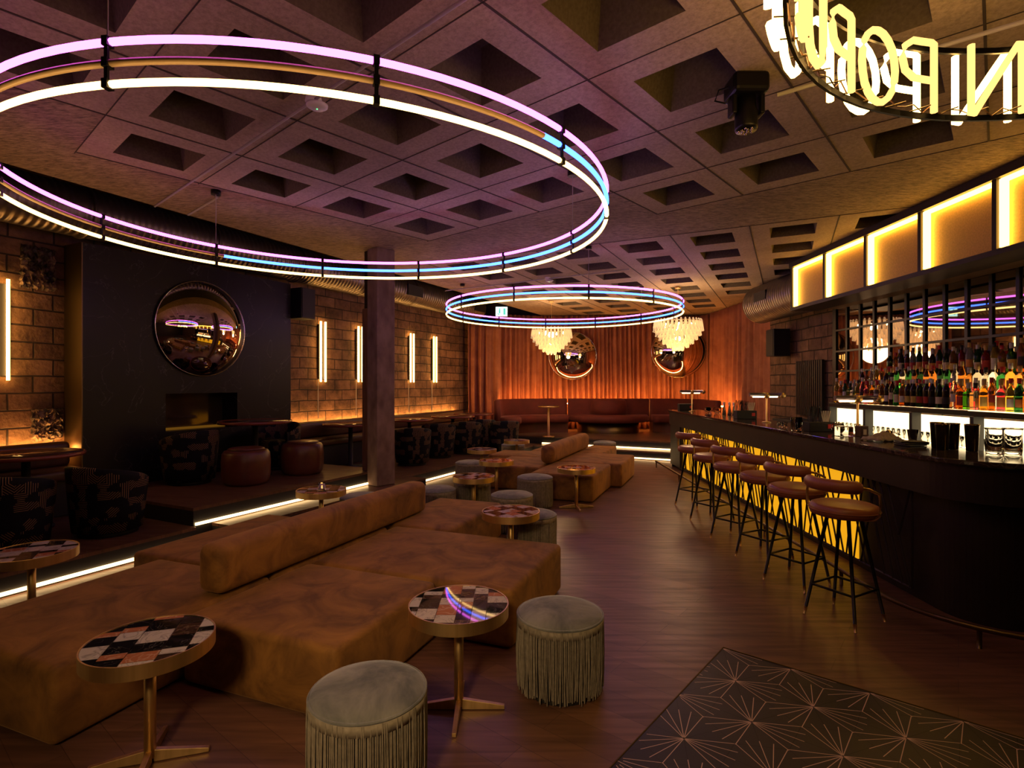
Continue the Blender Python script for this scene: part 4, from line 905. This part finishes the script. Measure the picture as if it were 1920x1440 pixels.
# ================================================================ LIGHT RINGS
def ring(label, cxx, cyy, lit_mid, cables):
    r = thing('light_ring', label, 'light ring', (cxx, cyy, 0), 0, 'big circular pendant lights of three stacked tubes'); R = 2.01
    def arc(z, a0, a1, mat, name):
        n = max(8, int(abs(a1-a0)/(2*pi)*120)); full = abs(a1-a0) > 359; n = 120 if full else n
        P_ = [(R*cos(radians(a0+(a1-a0)*i/n)), R*sin(radians(a0+(a1-a0)*i/n)), z) for i in range(n if full else n+1)]
        MB().tube(P_, 0.0145, 6, full).build(name, mat, r)
    arc(2.954, 0, 360, M['purple'], 'purple_tube'); arc(2.786, 0, 360, M['yellow'], 'yellow_tube')
    if lit_mid is None: arc(2.870, 0, 360, M['blue'], 'blue_tube')
    else: arc(2.870, lit_mid[0], lit_mid[1], M['blue'], 'blue_tube'); arc(2.870, lit_mid[1], lit_mid[0]+360, M['offtube'], 'unlit_tube')
    for k in range(12):
        a = radians(k*30+RA); x_, y_ = cos(a), sin(a)
        pst = MB().box(((R+0.005)*x_, (R+0.005)*y_, 2.872), (0.010, 0.016, 0.20), a).build('upright', M['blackmetal'], r)
        for z in (2.786, 2.870, 2.954): MB().box((R*x_, R*y_, z), (0.036, 0.026, 0.036), a).build('clip', M['blackmetal'], pst)
    for a in cables:
        a = radians(a); x_, y_ = R*cos(a), R*sin(a)
        MB().tube([(x_, y_, 2.97), (x_, y_, ZC-0.04)], 0.0035, 5).build('cable', M['grey'], r)
        MB().lathe([(0.045, -0.045), (0.045, 0)], 16, (x_, y_, ZC)).build('ceiling_cup', M['blackmetal'], r)
RA = 22; ring('near light ring of purple and yellow tubes, middle tube blue only at the back', -1.322, 4.175, (-42.5, 139.9), (142, 262, 22))
RA = 5; ring('far light ring of purple, blue and yellow tubes in front of the curtain', 0.881, 9.607, None, (155, 275, 35))

# ================================================================ CHANDELIERS
def make_chand():
    r = thing('chandelier', 'x', 'chandelier'); 
    MB().lathe([(0.40, -0.02), (0.44, -0.02), (0.44, 0.0), (0.40, 0.0), (0.40, -0.02)], 36, caps=False).build('frame', M['brass'], r)
    for R, z, L_, n in ((0.43, 0.0, 0.20, 34), (0.39, -0.12, 0.17, 30), (0.33, -0.21, 0.16, 26), (0.26, -0.30, 0.15, 20), (0.18, -0.38, 0.14, 14), (0.09, -0.45, 0.13, 8)):
        mb = MB()
        for k in range(n):
            a = 2*pi*k/n; x_, y_ = R*cos(a), R*sin(a)
            mb.tube([(x_, y_, z+0.03), (x_, y_, z), (x_*1.03, y_*1.03, z-L_*0.6), (x_*1.10, y_*1.10, z-L_)], [0.008, 0.024, 0.030, 0.012], 5)
        mb.build('crystal_tier', M['crystal'], r)
    for z, q in ((-0.12, 0.075), (-0.34, 0.05)):
        MB().lathe([(0, -q), (q*0.7, -q*0.7), (q, 0), (q*0.7, q*0.7), (0, q)], 12, (0, 0, z), caps=False).build('bulb', M['bulb'], r)
    for k in range(6):
        a = k*pi/3; MB().lathe([(0, -.03), (.03, 0), (0, .03)], 8, (0.27*cos(a), 0.27*sin(a), -0.08), caps=False).build('bulb', M['bulb'], r)
    MB().tube([(0, 0, 0), (0, 0, 0.66)], 0.006, 6).build('suspension', M['brass'], r)
    MB().lathe([(0, 0.63), (0.06, 0.63), (0.06, 0.66), (0, 0.66)], 16, caps=False).build('ceiling_cup', M['brass'], r)
    return r
ch = make_chand(); used = []
place(ch, used, (0.906, 12.65, 2.85), 0, 'glowing tiered crystal chandelier at the left, overlapping the left convex mirror', 'tiered crystal chandeliers')
place(ch, used, (3.22, 10.7, 2.82), 0.3, 'glowing tiered crystal chandelier at the right, above the far end of the bar', 'tiered crystal chandeliers')
lt_ = bpy.data.lights.new('chandelier_glow', 'POINT'); lt_.energy = 45; lt_.color = (1, 0.6, 0.28); lt_.shadow_soft_size = 0.25
for x_, y_ in ((0.906, 12.65), (3.22, 10.7)):
    o = bpy.data.objects.new('chandelier_glow', lt_); COL.objects.link(o); o.location = (x_, y_, 2.25)

# ================================================================ NEON SIGN  (letters read from outside the ring: UNPOPULAR)
nx_, ny_ = 2.02, 1.13
sg = thing('neon_sign', 'ring-shaped neon sign of warm letters on black hoops, seen from behind, top right', 'neon sign', (nx_, ny_, 0))
GL = {'U': [[(0, 1), (0, .3), (.08, .1), (.28, 0), (.55, 0), (.75, .1), (.85, .3), (.85, 1)]], 'N': [[(0, 0), (0, 1), (.06, 1), (.85, 0), (.9, 0), (.9, 1)]], 'P': [[(0, 0), (0, .97), (.08, 1), (.5, 1), (.72, .9), (.8, .72), (.72, .55), (.5, .46), (.05, .45)]],
      'O': [[(.45+.45*sin(2*pi*k/20), .5+.5*cos(2*pi*k/20)) for k in range(21)]], 'L': [[(0, 1), (0, 0), (.7, 0)]], 'A': [[(0, 0), (.42, 1), (.84, 0)], [(.15, .35), (.69, .35)]], 'R': [[(0, 0), (0, .97), (.08, 1), (.5, 1), (.72, .9), (.78, .74), (.7, .58), (.5, .5), (.05, .5)], [(.42, .5), (.8, 0)]]}
def neon_letter(ch_, th0, wd):
    l = thing('letter', 'x', 'x'); del l['label'], l['category']; l.parent = sg
    for Rr, mt, nm, zo in ((1.27, M['neon2'], 'inner_tube', 0), (1.355, M['neon'], 'outer_tube', 0.0)):
        for pl in GL[ch_]:
            P_ = []
            for i in range(len(pl)-1):
                (x0, y0), (x1, y1) = pl[i], pl[i+1]; k = max(1, int(max(abs(x1-x0), abs(y1-y0))/0.2))
                for j in range(k): P_.append((x0+(x1-x0)*j/k, y0+(y1-y0)*j/k))
            P_.append(pl[-1])
            Q = [(Rr*cos(radians(th0+x_*wd)), Rr*sin(radians(th0+x_*wd)), 2.775+0.30*y_+zo) for x_, y_ in P_]
            MB().tube(Q, 0.0145, 7).build(nm, mt, l)
th = {'U1': 66.5}
for ch_, t_, wd in (('U', 68, 10), ('N', 81.5, 10.5), ('P', 98.8, 9.5), ('O', 108.2, 10.5), ('P', 121, 9), ('U', 132, 9.5), ('L', 144, 9), ('A', 154, 10), ('R', 167, 10)): neon_letter(ch_, t_, wd)
for z in (2.775, 3.07):
    mb = MB(); n = 72; vs = []
    for i in range(n):
        a = 2*pi*i/n; vs += [((1.31+dx)*cos(a), (1.31+dx)*sin(a), z+dz) for dx, dz in ((-.006, -.012), (.006, -.012), (.006, .012), (-.006, .012))]
    mb.add(vs, [(4*i+j, 4*((i+1) % n)+j, 4*((i+1) % n)+(j+1) % 4, 4*i+(j+1) % 4) for i in range(n) for j in range(4)]); mb.build('hoop', M['blackmetal'], sg)
for d in range(20, 380, 40):
    a = radians(d-3); MB().box((1.31*cos(a), 1.31*sin(a), 2.92), (0.014, 0.024, 0.31), a).build('upright', M['blackmetal'], sg)
for d in (57, 177, 297):
    a = radians(d); MB().tube([(1.31*cos(a), 1.31*sin(a), 3.07), (1.31*cos(a), 1.31*sin(a), ZC)], 0.006, 6).build('hanger', M['blackmetal'], sg)
for d in range(70, 170, 6):
    a, b_ = radians(d), radians(d+2); MB().tube([(1.26*cos(a), 1.26*sin(a), 2.80), (1.345*cos(b_), 1.345*sin(b_), 2.80)], 0.003, 4).build('tube_support', M['brass_d'], sg)
mb = MB(); rn = random.Random(2); P_ = [(1.30*cos(radians(d)), 1.30*sin(radians(d)), 2.795+0.02*sin(d*1.3)+0.01*sin(d*3.1)) for d in range(66, 178, 2)]
mb.tube(P_, 0.003, 4); mb.build('wiring', plain('copper_wire', (0.6, 0.3, 0.15), 0.4), sg)

# ================================================================ CEILING FITTINGS
def pix(px, py, z): Y = 1034*(1.6-z)/(py-720); return ((px-960)/1034*Y, Y, z)
def pipe(pts, r, label, name='ceiling_pipe'):
    tag(MB().tube(pts, r, 8).build(name, M['grey']), label, 'pipe', 'thin ceiling pipes')
pipe([pix(290, 387, ZC-0.03), pix(585, 190, ZC-0.03), pix(878, -6, ZC-0.03)], 0.010, 'long thin pale pipe crossing the coffered ceiling past the smoke detector')
pipe([pix(353, 403, ZC-0.025), pix(408, 370, ZC-0.025)], 0.011, 'short thin pipe on the ceiling beside the black cup of the near light ring')
pipe([pix(1458, 178, 3.34), pix(1920, 40, 3.34)], 0.012, 'thin horizontal rod running from the stage spotlight past the neon sign')
pipe([pix(835, 545, ZC-0.03), pix(1180, 505, ZC-0.03)], 0.011, 'thin distant pipe on the ceiling above the far light ring')
def detector(p, label):
    r = thing('smoke_detector', label, 'smoke detector', p, 0, 'white ceiling detectors')
    MB().lathe([(0.05, 0), (0.055, -0.03), (0.03, -0.05), (0, -0.052)], 20, caps=False).build('base', M['white'], r)
    MB().lathe([(0.0, -0.085), (0.05, -0.082), (0.068, -0.07), (0.07, -0.058), (0.03, -0.05), (0, -0.05)], 24, (0.03, -0.02, 0), caps=False).build('disc', M['white'], r)
    MB().lathe([(0, -0.004), (0.005, -0.003), (0.005, 0)], 8, (0.03, -0.02, -0.085), caps=False).build('green_led', M['green_led'], r)
detector(pix(588, 183, ZC), 'white smoke detector with a green light on the ceiling inside the near light ring')
detector(pix(1027, 520, ZC), 'small white distant detector on the ceiling just above the far light ring')
sl = thing('stage_spotlight', 'black moving-head spotlight hanging from the concrete ceiling near the neon sign', 'spotlight', (1.452, 3.42, 0))
MB().box((0, 0, 3.435), (0.22, 0.2, 0.13)).build('base_box', M['blackmetal'], sl, bevel=0.03)
for s_ in (-1, 1): MB().box((s_*0.085, 0, 3.33), (0.03, 0.09, 0.14)).build('yoke_arm', M['blackmetal'], sl, bevel=0.01)
MB().lathe([(0, 3.17), (0.062, 3.17), (0.068, 3.19), (0.068, 3.28), (0.06, 3.30), (0.055, 3.40), (0, 3.41)], 24, caps=False).build('head', M['blackmetal'], sl)
for k in range(12):
    a = k*2.4; q = 0.014*sqrt(k+0.3); MB().lathe([(0, 3.163), (0.007, 3.165), (0.008, 3.171)], 8, (q*cos(a), q*sin(a), 0), caps=False).build('lens', M['lens'], sl)
MB().tube([(-0.11, 0, 3.44), (-0.17, 0, 3.42), (-0.19, 0.01, 3.36), (-0.13, 0, 3.34), (-0.1, 0, 3.38)], 0.006, 6).build('cable_loop', M['blackmetal'], sl)

# ================================================================ TILED FLOOR AREA
tl = MB(); o0 = Vector((1.277, 3.335)); dl = Vector((-0.640, -0.768)).normalized(); dr = Vector((dl.y*-1, dl.x)); dr = Vector((0.768, -0.640)).normalized()
LL, LR = 3.4, 3.6
c_ = [o0, o0+dr*LR, o0+dr*LR+dl*LL, o0+dl*LL]
tl.prism([tuple(p) for p in c_][::-1], 0.0005, 0.006, 0)
tl.tube([(*c_[0], 0.005), (*c_[3], 0.005)], 0.005, 4, mi=3); tl.tube([(*c_[0], 0.005), (*c_[1], 0.005)], 0.005, 4, mi=3)
v1 = Vector((0.2875, -0.239)); v2 = Vector((-0.357, -0.1215)); S0_ = Vector((1.487, 2.722)); a_ = 0.374; hs = a_/sqrt(3)
def inside(p): q = p-o0; return 0.004 < q.dot(dr) < LR and 0.004 < q.dot(dl) < LL
def seg(p, q, wd, mi, z):
    if not inside(p) and not inside(q): return
    n = 12; okp = [i/n for i in range(n+1) if inside(p+(q-p)*i/n)]
    if len(okp) < 2: return
    A, B_ = p+(q-p)*okp[0], p+(q-p)*okp[-1]; d = (B_-A).normalized(); nn = Vector((-d.y, d.x))*wd/2
    tl.add([(*(A-nn), z), (*(A+nn), z), (*(B_+nn), z), (*(B_-nn), z)], [(0, 3, 2, 1)], mi)
for i in range(-14, 15):
    for j in range(-14, 15):
        s = S0_+v1*i+v2*j
        if not (-0.5 < (s-o0).dot(dr) < LR+.3 and -0.5 < (s-o0).dot(dl) < LL+.3): continue
        for nb in (v1, v2, -(v1+v2)):
            base = atan2(nb.y, nb.x)
            for k in range(-2, 3):
                a = base+k*radians(15); ln = hs if abs(k) == 2 else hs*1.04; d = Vector((cos(a), sin(a))); seg(s+d*0.004, s+d*ln, 0.0036, 1, 0.0066)
        for nb in (v1, v2, -(v1+v2)):
            base = atan2(nb.y, nb.x); cA = s+Vector((cos(base+pi/6), sin(base+pi/6)))*hs
            d = Vector((cos(base+pi/3), sin(base+pi/3))); seg(s, s+d*a_*0.5, 0.002, 2, 0.0063)
            e1_ = s+nb*0.5; seg(s+Vector((cos(base+pi/6), sin(base+pi/6)))*hs, s+Vector((cos(base-pi/6), sin(base-pi/6)))*hs, 0.002, 2, 0.0063)
struct(tl.build('floor_tiles', [M['tile'], M['tile_line'], M['tile_gap'], M['brass_d']]))
# ================================================================ THINGS ON THE BAR COUNTER
ZT = 1.101
def banker(loc, rz, label):
    r = thing('bar_lamp', label, 'lamp', loc, rz, 'brass bar lamps with horizontal shades')
    MB().lathe([(0, 0), (0.055, 0), (0.055, 0.008), (0.012, 0.018), (0.010, 0.33), (0, 0.33)], 20, caps=False).build('post', M['brass'], r)
    MB().tube([(-0.22, 0, 0.362), (0.20, 0, 0.362)], 0.026, 14).build('shade', noisy('blue_grey_shade', (0.20, 0.17, 0.22), (0.24, 0.2, 0.26), 3, 0.3, 0, metal=0.6), r)
    for a, b_ in ((-0.18, -0.035), (0.035, 0.14)): MB().tube([(a, -0.006, 0.335), (b_, -0.006, 0.335)], 0.011, 8).build('light_strip', M['banker'], r)
    for x_ in (0.0, 0.205):
        q = MB().lathe([(0, -0.028), (0.030, -0.028), (0.036, 0), (0.030, 0.028), (0, 0.028)], 18, caps=False); q.v = [(x_+z_, x2, y2+0.352) for x2, y2, z_ in q.v] if False else [(x2+x_, z_-0.006, y2+0.352) for x2, y2, z_ in q.v]
        q.build('brass_knob', M['brass'], r)
banker((3.353, 5.35, ZT), 0, 'brass bar lamp nearest the camera, left of the bottle shelf')
banker((3.30, 7.15, ZT), 0, 'brass bar lamp in the middle of the counter, before the curtain end')
banker((3.28, 10.05, ZT), 0, 'brass bar lamp at the far end of the counter')
def glass(kind, x, y, label, grp='drinking glasses on the counter', mat='glass'):
    pr = {'highball': [(0, 0), (.030, 0), (.034, .14), (.032, .14), (.028, .008), (0, .008)], 'rocks': [(0, 0), (.030, 0), (.043, .105), (.041, .105), (.028, .01), (0, .01)],
          'mixing': [(0, 0), (.050, 0), (.054, .03), (.054, .175), (.060, .185), (.057, .185), (.050, .17), (.048, .015), (0, .015)], 'tin': [(0, 0), (.036, 0), (.046, .19), (.048, .192), (.046, .2), (.043, .19), (0, .185)],
          'shot': [(0, 0), (.018, 0), (.023, .06), (.021, .06), (.016, .01), (0, .01)], 'bowl': [(0, 0), (.03, 0), (.055, .03), (.06, .075), (.05, .10), (.047, .10), (.055, .07), (.05, .035), (0, .01)]}[kind]
    nm = {'tin': 'shaker_tin', 'mixing': 'mixing_glass', 'bowl': 'glass_jar', 'shot': 'shot_glass', 'rocks': 'rocks_glass', 'highball': 'highball_glass'}[kind]
    o = MB().lathe(pr, 20, caps=False).build(nm, M[mat], None, (x, y, ZT)); return tag(o, label, 'shaker' if kind == 'tin' else 'glass', grp)
glass('tin', 3.255, 4.17, 'smoked steel shaker tin on the counter, left of the pair', 'upturned shaker tins', 'tin')
glass('tin', 3.372, 4.22, 'smoked steel shaker tin on the counter, middle one of the cluster', 'upturned shaker tins', 'tin')
glass('tin', 3.42, 4.10, 'smoked steel shaker tin on the counter, next to the mixing glasses', 'upturned shaker tins', 'tin')
glass('tin', 3.33, 4.32, 'smoked steel shaker tin standing behind the other tins', 'upturned shaker tins', 'tin')
glass('mixing', 3.44, 3.93, 'cut mixing glass right of the shaker tins', 'cut mixing glasses')
glass('mixing', 3.56, 3.92, 'cut mixing glass nearest the right edge of the picture', 'cut mixing glasses')
glass('rocks', 3.46, 4.76, 'clear ribbed glass on the counter beside the grey bar cloth')
glass('highball', 3.03, 5.92, 'tall clear highball glass in the middle of the counter, left one')
glass('highball', 3.11, 5.98, 'tall clear highball glass in the middle of the counter, right one')
glass('rocks', 3.16, 6.08, 'wide clear rocks glass next to the two highball glasses')
for i in range(4): glass('shot', 3.10+0.05*(i % 2), 6.35+0.055*(i//2), 'small clear shot glass in the square group before the tall glasses', 'small shot glasses')
glass('bowl', 3.32, 5.62, 'round glass jar of amber corks beside the near straw caddy', 'glass jars')
cj = MB().lathe([(0, 0.012), (0.045, 0.02), (0.05, 0.05), (0, 0.065)], 14, (3.32, 5.62, ZT), caps=False).build('cork_heap', noisy('amber_corks', (0.4, 0.15, 0.05), (0.75, 0.45, 0.25), 60, 0.6, 0.4)); tag(cj, 'heap of amber corks inside the round glass jar', 'corks', None, 'stuff')
for i, (x, y, lb) in enumerate([(3.36, 9.45, 'left'), (3.48, 9.35, 'right'), (3.43, 9.60, 'rear')]): glass('bowl', x, y, f'distant round glass jar near the far lamp, {lb} one of the three', 'glass jars')
for i, (x, y) in enumerate([(3.53, 9.1), (3.58, 9.0), (3.62, 8.92)]):
    o = MB().lathe([(0, 0), (.03, 0), (.034, .02), (.014, .13), (.02, .2), (0, .2)], 14, caps=False).build('metal_pourer', M['steel'], None, (x-0.03, y, ZT)); tag(o, 'slender silver pourer in the trio beyond the middle lamp, '+['left', 'middle', 'right'][i]+' one', 'pourer', 'silver pourers')
def caddy(x, y, w_, h_, label, straws=True):
    r = thing('bar_caddy', label, 'caddy', (x, y, ZT), 0, 'black bar caddies')
    MB().box((0, 0, h_/2), (w_, 0.13, h_)).build('box', M['black'], r, bevel=0.006)
    MB().box((w_*0.32, -0.068, h_*0.55), (0.045, 0.008, 0.045)).build('red_tag', M['redplastic'], r)
    if straws:
        rn = random.Random(int(x*100)); mb = MB()
        for k in range(26): a, b_ = -w_*0.42+w_*0.5*rn.random(), rn.uniform(-.05, .05); mb.tube([(a, b_, h_), (a+rn.uniform(-.02, .02), b_+rn.uniform(-.02, .02), 0.24+rn.uniform(0, .03))], 0.0035, 4)
        tag(mb.build('straws', M['black'], r), None, None, None, 'stuff')
        mb = MB()
        for k in range(5): a = w_*(0.16+0.07*k); mb.box((a, 0, h_+0.055), (0.012, 0.004, 0.12), rot=Matrix.Rotation(0.1*(k-2), 3, 'Y'))
        mb.build('wooden_stirrers', M['paper'], r)
caddy(3.24, 5.83, 0.26, 0.10, 'black caddy of black straws and pale stirrers with a red tag, nearer one')
caddy(3.34, 7.9, 0.28, 0.12, 'black caddy of dark straws with a red tag beside the middle bar lamp')
caddy(3.24, 10.3, 0.26, 0.13, 'black box caddy at the far end of the counter', False)
o = MB().box((0, 0, 0.045), (0.13, 0.09, 0.09)).build('clear_box', M['glass'], None, (3.19, 5.30, ZT), bevel=0.004); tag(o, 'clear square container on the counter under the near bar lamp', 'container')
o = MB().box((0, 0, 0.05), (0.075, 0.09, 0.10), 0).build('dark_box', noisy('dark_red_box', (0.05, 0.015, 0.012), (0.09, 0.03, 0.02), 9, 0.4, 0), None, (3.33, 5.25, ZT), bevel=0.003); tag(o, 'small dark red box with a pale sticker right of the clear container', 'box')
MB().box((0.0, -0.047, 0.045), (0.03, 0.003, 0.05)).build('sticker', M['paper'], o)
# bar cloth, mats, mat stack, right edge jar
mb = MB(); n = 14; vs = []
for j in range(n+1):
    for i in range(n+1):
        a, b_ = i/n-0.5, j/n-0.5; rr = max(abs(a), abs(b_))*2
        vs.append((a*0.30*(1+0.1*sin(j)), b_*0.17*(1+0.15*sin(i*1.3)), 0.006+0.055*max(0, 1-rr)**0.7*(1+0.5*sin(i*1.7+j))+0.006*sin(i*2.1)*cos(j*1.9)**2))
fs = [(j*(n+1)+i, j*(n+1)+i+1, (j+1)*(n+1)+i+1, (j+1)*(n+1)+i) for j in range(n) for i in range(n)]
o = mb.add(vs, fs, 0, True).build('bar_cloth', M['cloth'], None, (3.27, 4.86, ZT+0.004), 0.3); q = o.modifiers.new('t', 'SOLIDIFY'); q.thickness = 0.004; tag(o, 'crumpled grey bar cloth lying on the counter', 'cloth')
sq = thing('citrus_press', 'dark metal citrus press resting behind the grey bar cloth', 'press', (3.44, 5.04, ZT), 0.4)
MB().lathe([(0, 0), (0.04, 0.0), (0.046, 0.03), (0.03, 0.07), (0, 0.082)], 18, (0, 0, 0.0), caps=False).build('bowl', M['steel'], sq)
MB().tube([(0.03, 0, 0.045), (0.10, 0, 0.05), (0.16, 0.0, 0.03)], 0.008, 8).build('handle', M['steel'], sq)
for i in range(3):
    o = MB().box((0, 0, 0.006), (0.20, 0.13, 0.011)).build('menu_folder', M['black'], None, (3.23+0.012*i, 4.47+0.01*i, ZT+0.0118*i), 0.35-0.3*i, bevel=0.003); tag(o, 'black folder stacked left of the shaker tins, '+['bottom', 'middle', 'top'][i]+' one of three', 'folder', 'black folders on the counter')
o = MB().lathe([(0, 0), (.045, 0), (.05, .01), (.05, .12), (.035, .15), (0, .155)], 20, caps=False).build('white_canister', M['paper'], None, (3.545, 3.66, ZT)); tag(o, 'pale canister on the counter at the right edge of the picture', 'canister')
